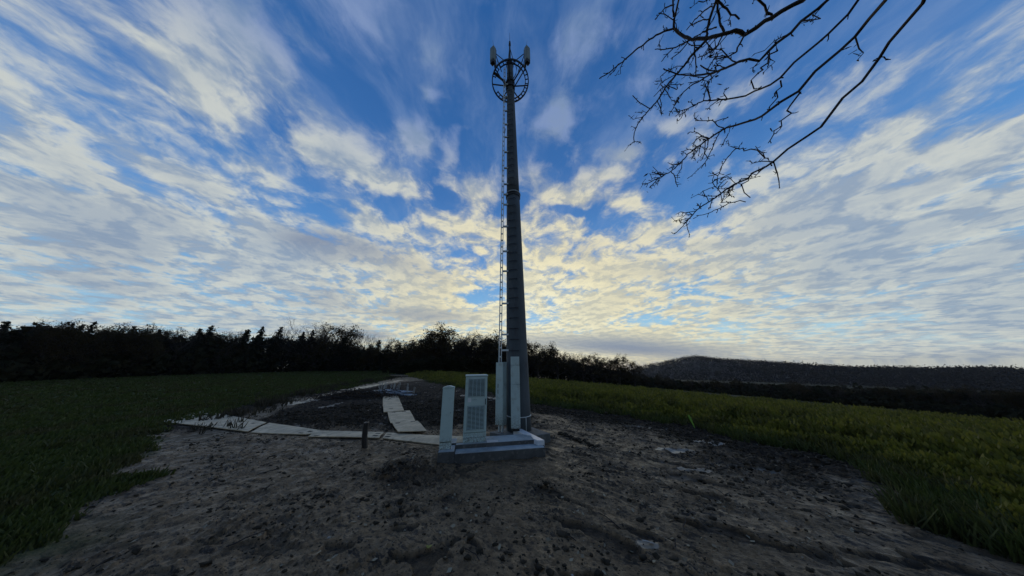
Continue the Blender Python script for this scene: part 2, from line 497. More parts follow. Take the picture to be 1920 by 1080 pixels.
    nA = q.noise(co, 1.3, 6, .6); nB = q.noise(co, 9, 7, .65); nC = q.noise(co, 45, 4, .6)
    silt = q.mix(q.ss(nA, .35, .65), (0.247, 0.167, 0.091), (0.152, 0.103, 0.056))
    silt = q.mix(q.m('MULTIPLY', q.ss(nB, .46, .64), .65), silt, (0.073, 0.049, 0.026))
    silt = q.mix(q.m('MULTIPLY', q.ss(nC, .58, .70), .35), silt, (0.335, 0.230, 0.124))
    rt = q.n('ShaderNodeVectorRotate', rotation_type='Z_AXIS'); q.put(rt.inputs['Vector'], co); rt.inputs['Angle'].default_value = R(28)
    nD = q.noise(q.v('MULTIPLY', rt.outputs[0], (.7, 1.7, 1)), 9.0, 6, .62)
    nE = q.noise(q.v('MULTIPLY', rt.outputs[0], (.8, 1.4, 1)), 27.0, 4, .6)
    big = q.ss(q.noise(co, .7, 3, .5), .38, .62, .35, 1.0)
    silt = q.mix(q.m('MULTIPLY', q.ss(nD, .535, .575), big), silt, (.040, .032, .024))
    silt = q.mix(q.m('MULTIPLY', q.ss(nE, .585, .62), .9), silt, (.026, .022, .017))
    silt = q.mix(q.m('MULTIPLY', q.ss(q.noise(co, 60.0, 3, .6), .60, .66), .8), silt, (.030, .025, .020))
    silt = q.mix(q.m('MULTIPLY', q.ss(q.noise(q.v('ADD', co, (9, 4, 0)), 38.0, 3, .6), .66, .70), .6), silt, (.30, .27, .21))
    soil = q.mix(q.ss(nB, .36, .56), (0.058, 0.040, 0.022), (0.016, 0.011, 0.007))
    soil = q.mix(q.m('MULTIPLY', q.ss(q.noise(co, 3.1, 6, .62), .58, .68), .5), soil, (0.152, 0.104, 0.055))
    c = q.mix(k_, silt, soil)
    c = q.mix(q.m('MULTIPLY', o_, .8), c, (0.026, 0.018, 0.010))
    trk = q.mix(q.ss(nA, .4, .6), (0.070, 0.052, 0.032), (0.129, 0.095, 0.057))
    c = q.mix(t_, c, trk)
    gr = q.mix(q.ss(q.noise(co, .8, 5, .6), .35, .65), (.044, .070, .018), (.062, .084, .024))
    gr = q.mix(c_, gr, (.016, .020, .007))
    gr = q.mix(q.ss(nB, .5, .7), gr, (.028, .034, .014))
    c = q.mix(g_, c, gr)
    c = q.mix(q.m('MULTIPLY', w_, q.m('SUBTRACT', .9, q.m('MULTIPLY', k_, .3))), c, (.36, .30, .22))  # pale colour painted in for the sky mirrored in the puddle strips
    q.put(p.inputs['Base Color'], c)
    ro = q.ss(q.noise(co, 4.5, 6, .6), .35, .62, .34, .75)
    ro = q.mix(k_, ro, (.85, .85, .85))
    ro = q.mix(g_, ro, (.9, .9, .9))
    ro = q.mix(w_, ro, (.28, .28, .28))
    q.put(p.inputs['Roughness'], ro)
    q.put(p.inputs['Specular IOR Level'], q.m('ADD', .22, q.m('MULTIPLY', w_, .4)))
    b = q.n('ShaderNodeBump'); b.inputs['Distance'].default_value = .02
    q.put(b.inputs['Strength'], q.m('SUBTRACT', .75, q.m('MULTIPLY', w_, .7)))
    q.put(b.inputs['Height'], q.m('ADD', nC, q.m('MULTIPLY', nB, 1.5)))
    q.put(p.inputs['Normal'], b.outputs[0])
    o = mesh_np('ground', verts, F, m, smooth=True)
    wet_glint = sstep(-(d + .012), -.004, .02) * sstep(fbm(x, y * 1.8, .9, 3, 33), .02, .22) * (.25 + .75 * churn) * mud * sstep(rr, 4.0, 7.0) * .8
    # standing water, its sky glint painted as a pale tone, along the near side of the track and on the mud at the right
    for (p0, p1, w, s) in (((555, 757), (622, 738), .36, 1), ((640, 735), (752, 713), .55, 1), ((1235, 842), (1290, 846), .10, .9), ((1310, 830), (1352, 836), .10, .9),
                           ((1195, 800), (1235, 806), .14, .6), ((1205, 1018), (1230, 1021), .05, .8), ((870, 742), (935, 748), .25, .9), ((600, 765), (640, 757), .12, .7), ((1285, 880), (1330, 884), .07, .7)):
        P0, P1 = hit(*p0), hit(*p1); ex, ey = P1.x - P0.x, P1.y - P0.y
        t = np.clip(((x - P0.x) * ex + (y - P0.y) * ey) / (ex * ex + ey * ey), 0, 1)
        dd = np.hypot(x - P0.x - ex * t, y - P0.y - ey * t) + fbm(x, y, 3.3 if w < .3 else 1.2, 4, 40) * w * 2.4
        wet_glint = np.maximum(wet_glint, s * sstep(-(dd - w), 0, w * .35))
    for nme, arr in (('green', green), ('crop', np.maximum(crop, far)), ('track', track), ('churn', churn), ('wet_glint', np.clip(wet_glint, 0, 1)), ('gouge', gouge * mud)):
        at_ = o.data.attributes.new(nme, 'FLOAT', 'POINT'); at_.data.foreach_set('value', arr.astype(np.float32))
    tag(o, kind='structure')
    return o
build_ground()
# ---------------------------------------------------------------- materials
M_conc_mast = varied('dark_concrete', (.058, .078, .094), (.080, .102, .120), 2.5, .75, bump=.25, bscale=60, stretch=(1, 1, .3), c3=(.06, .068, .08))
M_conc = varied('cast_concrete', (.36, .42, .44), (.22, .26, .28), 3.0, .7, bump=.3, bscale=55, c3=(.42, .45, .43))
M_conc_shade = varied('shaded_concrete', (.085, .092, .095), (.050, .053, .055), 3.5, .8, bump=.4, bscale=45, c3=(.13, .135, .13))  # darker copy of the concrete, shade of the plinth sides put into its colour
M_cab = varied('pale_grey_coated_steel', (.45, .60, .60), (.41, .55, .55), 1.6, .5, bump=.03, bscale=160, c3=(.37, .49, .49), mud=.32)
M_cab_dark = varied('grey_green_coated_steel', (.26, .34, .34), (.23, .30, .30), 3, .55)
M_grp = varied('pale_plastic_housing', (.47, .60, .60), (.42, .54, .54), 2.0, .5, bump=.08, bscale=200, c3=(.36, .44, .43), mud=.4)
M_galv = varied('galvanised_steel', (.62, .70, .72), (.50, .57, .60), 14, .45, metal=.1, bump=.05, bscale=90)
M_galv_dark = varied('weathered_steel', (.035, .038, .042), (.022, .024, .027), 8, .6, metal=.2)
M_black = varied('black_plastic', (.012, .012, .013), (.02, .02, .021), 8, .5)
M_gap = varied('dark_opening', (.012, .014, .016), (.02, .022, .025), 6, .9)
M_label = varied('pale_label_film', (.66, .70, .74), (.60, .65, .70), 5, .4)
M_ink = varied('blue_grey_print', (.07, .12, .20), (.09, .14, .22), 8, .5)
M_antenna = varied('pale_antenna_cover', (.24, .30, .29), (.20, .25, .25), 3, .5)
M_board = varied('worn_grey_board', (.58, .48, .32), (.36, .30, .20), 2.4, .7, bump=.15, bscale=70, c3=(.25, .21, .15), rough2=.5)
M_board_edge = varied('board_shadow_black', (.02, .02, .018), (.03, .028, .025), 5, .9)
M_frame = varied('pale_blue_steel', (.24, .34, .44), (.16, .23, .31), 6, .5, c3=(.40, .43, .44))
M_tube = varied('dull_zinc_tube', (.42, .45, .44), (.32, .34, .33), 6, .5, metal=.3)

# ---------------------------------------------------------------- concrete plinth
PU = R(9.94)
PM = Matrix.Translation((-1.62, 5.66, 0)) @ Matrix.Rotation(PU, 4, 'Z')
def PL(u, v, z=0): return PM @ Vector((u, v, z))

def build_plinth():
    t = thing('equipment_plinth', 'long stepped pale concrete plinth carrying the ventilated cabinet and the narrow pillar', 'plinth', PL(0, 0), (0, 0, PU))
    def P(m, name, mat, bev=.008): return m.build(name, mat, t, bevel=bev)
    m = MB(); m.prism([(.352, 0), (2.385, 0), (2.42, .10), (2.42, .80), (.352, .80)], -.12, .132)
    P(m, 'lower_slab', M_conc_shade)
    m = MB(); m.prism([(0, -.006), (.35, -.006), (.35, .42), (0, .42)], -.12, .182); P(m, 'corner_block', M_conc_shade)
    m = MB(); m.prism([(.03, .425), (.35, .425), (.35, .297), (2.26, .297), (2.26, .80), (.03, .80)], -.05, .213); P(m, 'upper_slab', M_conc_shade, .006)
    # thin paler tops, the daylight on them put into the concrete colour
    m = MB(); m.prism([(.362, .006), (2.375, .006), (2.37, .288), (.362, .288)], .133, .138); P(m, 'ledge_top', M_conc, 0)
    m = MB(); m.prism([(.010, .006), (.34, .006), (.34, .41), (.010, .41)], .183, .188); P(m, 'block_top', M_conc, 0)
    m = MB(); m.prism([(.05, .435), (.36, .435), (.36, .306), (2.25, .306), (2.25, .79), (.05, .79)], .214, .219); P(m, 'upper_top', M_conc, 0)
    # duct cover running back to the mast
    m = MB(); m.prism([(2.20, .305), (2.265, .165), (2.43, .165), (2.10, 1.22), (1.86, 1.22), (2.02, .80), (2.20, .60)], .05, .235)
    P(m, 'cable_trench_cover', M_label, .004)
    # perforated foot grate beside the cabinet
    g = MB()
    for k in range(15): g.box(1.08 + k * .017, 1.090 + k * .017, .312, .41, .2195, .229)
    g.box(1.075, 1.335, .306, .312, .2195, .230); g.box(1.075, 1.335, .41, .416, .2195, .230)
    g.build('grating', M_label, t)
    g = MB(); g.box(.36, 1.0, .42, .80, .2195, .232); g.build('cover_plate', M_board, t)
    return t
build_plinth()

def build_mast_foundation():
    M_f = varied('damp_concrete', (.15, .165, .17), (.09, .10, .10), 3.2, .75, bump=.3, bscale=50, c3=(.20, .21, .20))
    m = MB(); m.prism([(-.68, 7.40), (.10, 6.85), (1.04, 7.24), (.32, 8.28)], -.25, .115)
    o = m.build('mast_foundation', M_f, bevel=.015, at=(.17, 7.6, 0))
    tag(o, 'square concrete foundation slab set diagonally under the tall mast', 'foundation')
build_mast_foundation()

# ---------------------------------------------------------------- cabinet
def build_cabinet():
    W, D, H = .545, .34, 1.485
    o = PL(.505, .375, .219)
    t = thing('equipment_cabinet', 'pale grey ventilated outdoor cabinet with two louvred grilles on the concrete plinth', 'cabinet', o, (R(.4), 0, PU + R(1.5)))
    MB().box(0, W, .02, D, .20, H - .035, bev=.006).build('body', M_cab, t)
    MB().box(-.012, W + .012, -.012, D + .012, H - .034, H, bev=.008).build('roof', M_cab, t)
    MB().box(.004, W - .004, .012, D - .01, 0, .092, bev=.004).box(.0, W, .006, D - .004, .098, .196, bev=.004).build('plinth', M_cab, t)
    MB().box(.008, W - .008, .022, D - .02, .088, .102).box(.008, W - .008, .022, D - .02, .19, .204).build('shadow_gap', M_gap, t)
    d = MB().box(.020, W - .014, -.012, .018, .212, H - .045, bev=.005).build('door', M_cab, t)
    def grille(z0, z1):
        x0, x1 = .085, W - .075
        b = MB().box(x0 - .018, x1 + .018, -.016, -.0125, z0 - .018, z1 + .018, bev=.001).build('vent_panel', M_cab_dark, d)
        m = MB(); n = int((z1 - z0) / .0262)
        for k in range(n + 1):
            z = z0 + (z1 - z0) * k / n
            T = Matrix.Translation((0, -.0185, z)) @ Matrix.Rotation(R(35), 4, 'X')
            m.box(x0, x1, -.009, .006, -.0012, .0012, M=T)
        for k in range(1, 4):
            x = x0 + (x1 - x0) * k / 4
            m.box(x - .004, x + .004, -.020, -.017, z0, z1)
        m.build('louvres', M_cab, d)
        s = MB()
        for k in range(n):
            z = z0 + (z1 - z0) * (k + .5) / n
            for j in range(4):
                xa = x0 + (x1 - x0) * j / 4 + .006; xb = x0 + (x1 - x0) * (j + 1) / 4 - .006
                s.box(xa, xb, -.0172, -.0168, z - .007, z + .007)
        s.build('vent_slots', M_gap, d)
    grille(.995, 1.385); grille(.275, .765)
    MB().box(.072, .150, -.0145, -.0125, .865, .955).build('label', M_label, d)
    m = MB()                                     # short blue-grey lettering, too small to read
    x = .180
    for i, w in enumerate((.016, .011, .013, .012, .010, .013, .012, .012)):
        h = (.028, .017, .024, .018, .018, .018, .023, .017)[i]
        m.box(x, x + .0035, -.0145, -.0125, .905, .905 + h)
        if i % 2 == 0: m.box(x + .0036, x + w - .003, -.0145, -.0125, .905 + h - .005, .905 + h)
        else: m.box(x + .0036, x + w - .003, -.0145, -.0125, .905, .909)
        x += w + .003
    m.build('lettering', M_ink, d)
    MB().box(W - .046, W - .030, -.036, -.012, .80, .935, bev=.004).build('handle', M_black, d)
    for z in (.33, .82, 1.32): MB().tube([(.012, -.006, z - .03), (.012, -.006, z + .03)], .007, 8).build('hinge', M_cab, d)
build_cabinet()

def build_pillar():
    W, D, H = .262, .17, 1.29
    t = thing('distribution_pillar', 'slim pale grey cable pillar at the left end of the plinth', 'pillar', PL(.0, .135, .1885), (R(-.5), R(-.8), PU))
    MB().box(.004, W - .004, .004, D - .004, 0, .135, bev=.006).build('plinth', M_cab, t)
    MB().box(0, W, 0, D, .139, 1.235, bev=.010).build('housing', M_cab, t)
    m = MB(); m.prism([(W * k / 8 - .0, 0) for k in ()] or [(-.006, -.006), (W + .006, -.006), (W + .006, D + .006), (-.006, D + .006)], 1.237, 1.26)
    n = 8                                       # shallow arched lid
    bm = m.bm
    pr = [(-.006 + (W + .012) * k / n, 1.261 + .030 * math.sin(math.pi * k / n)) for k in range(n + 1)]
    a = [bm.verts.new((x, -.006, z)) for x, z in pr]; b = [bm.verts.new((x, D + .006, z)) for x, z in pr]
    for k in range(n): bm.faces.new((a[k], a[k + 1], b[k + 1], b[k]))
    bm.faces.new(a[::-1]); bm.faces.new(b)
    m.build('lid', M_cab, t)
    dd = MB().box(.014, W - .012, -.007, -.0005, .150, 1.222, bev=.003).build('door', M_cab, t)
    MB().tube([(W - .05, -.012, .72), (W - .05, -.006, .72)], .012, 10).build('lock', M_cab_dark, dd)
    MB().box(.010, W - .010, -.003, D - .02, .133, .141).build('shadow_gap', M_gap, t)
    MB().box(W + .004, W + .018, .01, .03, 0, .035).build('cable_stub', M_label, t)
build_pillar()

# ---------------------------------------------------------------- mast
MX0, MX1, MY = .172, -.010, 7.65
def max_(z): return MX0 + (MX1 - MX0) * (z / 17.4) ** .93
def mrad(z): return .372 + (.168 - .372) * (z / 17.0)
LAD = lambda z: -.392 + (.135) * z / 16.6 if z > 0 else -.392

def build_mast():
    t = thing('telecom_mast', 'very tall tapering dark concrete mast with step rungs and a round platform near its top', 'mast', (MX0, MY, .1))
    O = Vector((MX0, MY, .1))
    def part(m, name, mat, parent=None, bevel=0):
        # everything is modelled in world metres, then moved into the mast's own frame
        o = m.build(name, mat, parent or t, bevel=bevel, at=None)
        if parent is None or parent is t: o.location = -O
        return o
    def shaft(z0, z1, extra=0.0):
        m = MB(); n = max(2, int((z1 - z0) / .8)); pts = [Vector((max_(z0 + (z1 - z0) * k / n), MY, z0 + (z1 - z0) * k / n)) for k in range(n + 1)]
        N = 40; rings = []
        for p in pts:
            r = mrad(p.z) + extra
            rings.append([m.bm.verts.new((p.x + r * math.cos(2 * math.pi * k / N), p.y + r * math.sin(2 * math.pi * k / N), p.z)) for k in range(N)])
        for a, b in zip(rings, rings[1:]):
            for k in range(N): m.bm.faces.new((a[k], a[(k + 1) % N], b[(k + 1) % N], b[k])).smooth = True
        m.bm.faces.new(rings[0][::-1]); m.bm.faces.new(rings[-1]); return m
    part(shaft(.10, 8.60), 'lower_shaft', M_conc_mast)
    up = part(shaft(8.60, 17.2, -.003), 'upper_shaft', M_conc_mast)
    # joint collar: two flanges
    for z0, z1, e, nm_, mt_ in ((8.46, 8.60, .028, 'joint_collar', M_galv_dark), (8.605, 8.645, .042, 'joint_ring', M_tube)):
        m = MB(); N = 40; a = []; b = []
        for k in range(N):
            c, s = math.cos(2 * math.pi * k / N), math.sin(2 * math.pi * k / N); r = mrad(8.6) + e
            a.append(m.bm.verts.new((max_(8.6) + c * r, MY + s * r, z0))); b.append(m.bm.verts.new((max_(8.6) + c * r, MY + s * r, z1)))
        for k in range(N): m.bm.faces.new((a[k], a[(k + 1) % N], b[(k + 1) % N], b[k]))
        m.bm.faces.new(a[::-1]); m.bm.faces.new(b)
        part(m, nm_, mt_)
    # grounding band near the foot and its down lead
    m = MB(); N = 40
    for k in range(N):
        pass
    pts = [(max_(.5) + (mrad(.5) + .006) * math.cos(2 * math.pi * k / 48), MY + (mrad(.5) + .006) * math.sin(2 * math.pi * k / 48), .50) for k in range(49)]
    m.tube(pts, .011, 6, caps=False); part(m, 'earth_band', M_galv)
    m = MB(); a = R(-58); r = mrad(.3) + .012
    m.tube([(max_(.2) + r * math.cos(a), MY + r * math.sin(a), z) for z in (.11, .3, .5)], .010, 6); part(m, 'earth_lead', M_galv)
    # step rungs: hoops on the face of the shaft
    z = 2.36; k = 0
    a0 = R(-104)
    rung = []
    while z < 16.4:
        m = MB(); r = mrad(z); cx = max_(z); hw = .145 * (1 if z < 9 else .82)
        tx, ty = -math.sin(a0), math.cos(a0); nx, ny = math.cos(a0), math.sin(a0)
        def Q(s, o): 
            base = math.sqrt(max(r * r - s * s, .0001))
            return (cx + nx * (base + o) + tx * s, MY + ny * (base + o) + ty * s, z)
        m.tube([Q(-hw, -.02), Q(-hw, .085), Q(hw, .085), Q(hw, -.02)], .0115, 6)
        o = part(m, 'step_rung', M_galv_dark); k += 1
        z += .345
    # ---- cable ladder on the left side
    def rail_mb(dx, w):
        m = MB()
        zs = [.3 + 16.3 * k / 20 for k in range(21)]
        for za, zb in zip(zs, zs[1:]):
            xa, xb = LAD(za) + dx, LAD(zb) + dx
            m.prism([(xa - w, 7.40), (xa + w, 7.40), (xa + w, 7.60), (xa - w, 7.60)], za, zb)
            for v in m.bm.verts[-4:] if False else []: pass
        return m
    def strip(dx, w, y0, y1):
        m = MB(); rows = []
        for k in range(21):
            z = .3 + 16.3 * k / 20; x = LAD(z) + dx
            rows.append([m.bm.verts.new(p) for p in ((x - w, y0, z), (x + w, y0, z), (x + w, y1, z), (x - w, y1, z))])
        for a, b in zip(rows, rows[1:]):
            for q_ in range(4): m.bm.faces.new((a[q_], a[(q_ + 1) % 4], b[(q_ + 1) % 4], b[q_]))
        m.bm.faces.new(rows[0][::-1]); m.bm.faces.new(rows[-1]); return m
    lad = part(strip(.014, .014, 7.42, 7.47), 'cable_ladder', M_galv)
    strip(-.056, .017, 7.42, 7.47).build('rail', M_galv, lad)
    z = .5
    while z < 16.5:
        MB().box(LAD(z) - .040, LAD(z) + .0, 7.43, 7.46, z - .022, z + .022).build('rung', M_galv, lad); z += .28
    for z in (2.38, 2.88, 3.93, 5.13, 5.93, 7.0, 8.02, 8.52, 9.04, 9.9, 10.8, 11.7, 12.5, 13.4, 14.4, 15.3):
        m = MB(); xr = max_(z) - mrad(z) * .93
        m.box(LAD(z) + .012, xr + .05, 7.44, 7.50, z - .028, z + .028)
        m.build('bracket', M_galv, lad)
    m = MB().tube([(LAD(12) + .03, 7.42, 11.9), (LAD(12) + .05, 7.41, 12.15)], .018, 5).tube([(LAD(12) + .03, 7.42, 11.9), (LAD(12) + .01, 7.42, 11.8)], .012, 5)
    m.build('clamp', M_black, lad)
    # ---- round platform
    ZP = 15.75; cx = max_(ZP); RO, RI = .93, .775
    ring = None
    def arc(r, a0, a1, z, n=48): return [(cx + r * math.cos(R(a0 + (a1 - a0) * k / n)), MY - .02 + r * math.sin(R(a0 + (a1 - a0) * k / n)), z) for k in range(n + 1)]
    m = MB()
    pts = arc(RO, 0, 360, ZP, 72)
    # flat bar section, on edge
    def band(pts, w, h):
        prev = None; c0 = Vector((cx, MY - .02, 0))
        loops = []
        for p in pts:
            p = Vector(p); n = Vector((p.x - c0.x, p.y - c0.y, 0)).normalized()
            loops.append([m.bm.verts.new(p + n * (w / 2) + Vector((0, 0, -h / 2))), m.bm.verts.new(p + n * (w / 2) + Vector((0, 0, h / 2))), m.bm.verts.new(p - n * (w / 2) + Vector((0, 0, h / 2))), m.bm.verts.new(p - n * (w / 2) + Vector((0, 0, -h / 2)))])
        for a, b in zip(loops, loops[1:]):
            for k in range(4): m.bm.faces.new((a[k], a[(k + 1) % 4], b[(k + 1) % 4], b[k]))
    band(pts, .045, .10)
    ring = part(m, 'platform_ring', M_galv_dark)
    m = MB(); 
    for a0_, a1_ in ((-128, 150),):
        band(arc(RI, a0_, a1_, ZP, 60), .035, .07)
    band(arc(RI, 195, 226, ZP, 12), .03, .05)
    m.build('inner_ring', M_galv_dark, ring)
    for a in list(range(-126, 150, 13)) + [197, 206, 215, 224]:
        c, s = math.cos(R(a)), math.sin(R(a))
        MB().tube([(cx + RI * c, MY - .02 + RI * s, ZP), (cx + RO * c, MY - .02 + RO * s, ZP)], .024, 5).build('tread', M_galv_dark, ring)
    for a in (-150, -95, -48, 8, 58, 122, 176, 205):
        c, s = math.cos(R(a)), math.sin(R(a)); r0 = mrad(ZP)
        MB().tube([(cx + r0 * c, MY + r0 * s, ZP - .22), (cx + RO * c, MY - .02 + RO * s, ZP - .02)], .034, 6).build('spoke', M_galv_dark, ring)
    for z0, z1, e in ((ZP - .50, ZP - .32, .05), (ZP - .08, ZP + .06, .045)):
        m = MB(); N = 24; A = []; B = []
        for k in range(N):
            c, s = math.cos(2 * math.pi * k / N), math.sin(2 * math.pi * k / N); r = mrad(ZP) + e
            A.append(m.bm.verts.new((cx + c * r, MY + s * r, z0))); B.append(m.bm.verts.new((cx + c * r, MY + s * r, z1)))
        for k in range(N): m.bm.faces.new((A[k], A[(k + 1) % N], B[(k + 1) % N], B[k]))
        m.bm.faces.new(A[::-1]); m.bm.faces.new(B)
        m.build('clamp', M_galv_dark, ring)
    # cable loop dropping under the platform
    MB().tube([(cx + .12, 7.44, 17.0), (cx + .26, 7.36, 16.75), (cx + .33, 7.34, 16.3), (cx + .28, 7.36, 15.9), (cx + .17, 7.42, 15.7)], .020, 6).build('feeder_loop', M_black, ring)
    # ---- head spike with stays and rod
    zt = 17.2; hx = max_(17.2)
    sp = part(MB().tube([(hx, 7.60, zt), (hx, 7.62, 18.9)], [.055, .040], 8).tube([(hx, 7.62, 18.88), (hx, 7.62, 19.22)], [.062, .05], 8), 'head_spike', M_galv_dark)
    MB().tube([(hx - .10, 7.5, zt), (hx - .01, 7.60, 18.75)], .016, 5).build('stay', M_galv_dark, sp)
    MB().tube([(hx + .20, 7.5, 17.2), (hx + .02, 7.60, 18.55)], .018, 5).build('stay', M_galv_dark, sp)
    MB().tube([(hx, 7.62, 19.2), (hx, 7.62, 20.1)], [.012, .006], 5).build('lightning_rod', M_galv_dark, sp)
    N = 24; m = MB()
    A = [m.bm.verts.new((hx + (mrad(17.2) + .03) * math.cos(2 * math.pi * k / N), MY + (mrad(17.2) + .03) * math.sin(2 * math.pi * k / N), 17.1)) for k in range(N)]
    B = [m.bm.verts.new((v.co.x, v.co.y, 17.25)) for v in A]
    for k in range(N): m.bm.faces.new((A[k], A[(k + 1) % N], B[(k + 1) % N], B[k]))
    m.bm.faces.new(A[::-1]); m.bm.faces.new(B)
    part(m, 'head_plate', M_galv_dark)
    # mounts for the antennas, one each side
    for s in (-1, 1):
        px = cx + s * .74; py = 7.10
        mt = part(MB().tube([(px, py, 15.72), (px, py, 17.32)], .036, 8), 'antenna_mount', M_galv_dark)
        MB().tube([(px, py, 17.05), (hx + s * .12, 7.56, 17.18)], .020, 6).build('stay', M_galv_dark, mt)
        MB().tube([(px, py, 16.98), (hx + s * .42, 7.20, 15.80)], .020, 6).build('stay', M_galv_dark, mt)
        MB().tube([(px - s * .02, py + .02, 15.80), (cx + s * .12, 7.54, 15.05)], .030, 6).build('strut', M_galv_dark, mt)
        MB().tube([(px, py, 15.95), (px + s * .02, py, 16.15)], .055, 8).build('clamp', M_galv_dark, mt)
    return t
build_mast()

def build_antenna(s, label):
    cx = max_(15.75) + s * .74
    t = thing('panel_antenna', label, 'antenna', (cx + s * .13, 7.03, 16.30), (R(7), R(-6 * s), R(38 * s)), 'panel antennas on the mast head')
    MB().box(-.125, .125, -.09, .11, 0, .80, bev=.035).build('cover', M_antenna, t)
    u = MB().box(-.112, .112, -.08, .10, -.15, -.002, bev=.02).build('connector_plate', M_black, t)
    m = MB()
    for x in (-.07, -.02, .02, .07): m.tube([(x, .02, -.09), (x, .03, -.17)], .014, 6)
    m.build('connectors', M_black, u)
    for z in (.12, .6): MB().box(-.04, .04, .128, .20, z, z + .09).build('bracket', M_galv_dark, t)
    MB().tube([(0, .06, -.10), (-s * .05, .13, -.22), (-s * .12, .18, -.12), (-s * .13, .19, .1)], .014, 6).build('cable', M_black, t)
    MB().tube([(-.0, .10, .79), (s * .12, .10, 1.50)], [.009, .005], 5).build('lightning_rod', M_galv_dark, t)
build_antenna(-1, 'pale panel antenna on the mount left of the mast head')
build_antenna(1, 'pale panel antenna on the mount right of the mast head')

# tall housings at the mast foot
def build_front_duct():
    t = thing('cable_duct_housing', 'tall pale flat cable housing standing against the front of the mast', 'cable housing', (.075, 6.97, .30), (0, 0, R(4)))
    MB().box(-.125, .125, 0, .16, 0, 1.10, bev=.006).build('lower_cover', M_grp, t)
    MB().box(-.125, .125, 0, .16, 1.104, 1.62, bev=.006).build('upper_cover', M_grp, t)
    MB().box(-.125, .122, .002, .16, 1.624, 1.87, bev=.006).build('top_cover', M_grp, t)
    MB().box(-.10, .10, .02, .15, -.07, -.001).build('foot', M_black, t)
    for z in (.5, 1.4): MB().box(-.07, .07, .16, .24, z, z + .06).build('bracket', M_galv, t)
build_front_duct()
def build_side_duct():
    t = thing('cable_duct_housing', 'tall pale two-piece cable housing round the ladder foot left of the mast', 'cable housing', (-.375, 7.42, .30), (0, 0, R(-32)))
    MB().box(-.02, .145, -.10, .12, 0, 1.72, bev=.006).build('door', M_grp, t)
    MB().box(-.12, -.024, -.085, .12, 0, 1.71, bev=.006).build('body', M_grp, t)
    for z in (.82, .98): MB().box(-.030, -.014, -.107, -.09, z, z + .115, bev=.003).build('handle', M_black, t)
    for x in (-.06, .05): MB().box(x, x + .04, -.02, .04, -.19, 0).build('leg', M_galv, t)
build_side_duct()

# ---------------------------------------------------------------- ground protection boards
def board(poly, label, group, lift, holes, tilt=0.0):
    P = [hit(*p) for p in poly]
    c = sum(P, Vector()) / 4
    t = thing('ground_board', label, 'ground board', (c.x, c.y, c.z), (0, 0, 0), group)
    Q = [Vector((p.x - c.x, p.y - c.y)) for p in P]
    n = 10
    m = MB(); top = []; bot = []
    for j in range(n + 1):
        rowt = []; rowb = []
        for i in range(n + 1):
            a, b = i / n, j / n
            v = (Q[0] * (1 - a) + Q[1] * a) * (1 - b) + (Q[3] * (1 - a) + Q[2] * a) * b
            z = lift + .012 * math.sin(3 * a + 5 * b + c.x) + tilt * (b - .5)
            rowt.append(m.bm.verts.new((v.x, v.y, z))); rowb.append(m.bm.verts.new((v.x, v.y, z - .022)))
        top.append(rowt); bot.append(rowb)
    for j in range(n):
        for i in range(n):
            m.bm.faces.new((top[j][i], top[j][i + 1], top[j + 1][i + 1], top[j + 1][i]))
            m.bm.faces.new((bot[j][i], bot[j + 1][i], bot[j + 1][i + 1], bot[j][i + 1]))
    for i in range(n):
        for a, b in ((0, 0),):
            m.bm.faces.new((top[0][i], bot[0][i], bot[0][i + 1], top[0][i + 1]))
            m.bm.faces.new((top[n][i], top[n][i + 1], bot[n][i + 1], bot[n][i]))
            m.bm.faces.new((top[i][0], top[i + 1][0], bot[i + 1][0], bot[i][0]))
            m.bm.faces.new((top[i][n], bot[i][n], bot[i + 1][n], top[i + 1][n]))
    m.build('sheet', M_board, t)
    for (a, b) in holes:                       # hand holes cut near the corners
        v = (Q[0] * (1 - a) + Q[1] * a) * (1 - b) + (Q[3] * (1 - a) + Q[2] * a) * b
        e = ((Q[1] - Q[0]) * (1 - b) + (Q[2] - Q[3]) * b).normalized()
        T = Matrix.Translation((v.x, v.y, lift + .012 * math.sin(3 * a + 5 * b + c.x) + tilt * (b - .5) + .003)) @ Matrix.Rotation(math.atan2(e.y, e.x), 4, 'Z')
        MB().box(-.075, .075, -.035, .035, -.0015, .0015, M=T).build('hand_hole', M_board_edge, t)
G1, G2 = 'ground boards laid in a row in front of the mast', 'ground boards laid in a lane towards the track'
lab1 = ['outermost ground board of the front row, farthest from the black pipe','second ground board of the front row, left of the one behind the pipe', 'pale ground board in the front row behind the black pipe', 'pale ground board running from the pipe to the slim pillar']
H1 = [[(.9, .3)], [(.90, .35), (.84, .75)], [(.10, .80), (.94, .30), (.93, .78)], [(.05, .30), (.06, .75)]]
for p_, l_, h_ in zip(MATS['row'], lab1, H1): board(p_, l_, G1, .035, h_)
lab2 = ['nearest board of the lane, overlapping the front row', 'second nearest board of the lane, shifted right with two slots', 'middle board of the lane, shifted to the left',
        'fourth board of the lane, just beyond the middle one', 'farthest board of the lane, beside the blue steel frames']
H2 = [[(.2, .06), (.8, .06)], [(.25, .12), (.72, .10)], [(.4, .55)], [], []]
for i_, (p_, l_, h_) in enumerate(zip(MATS['lane'], lab2, H2)): board(p_, l_, G2, .075 if i_ == 0 else .06 - .012 * (i_ % 2), h_, 0.0)

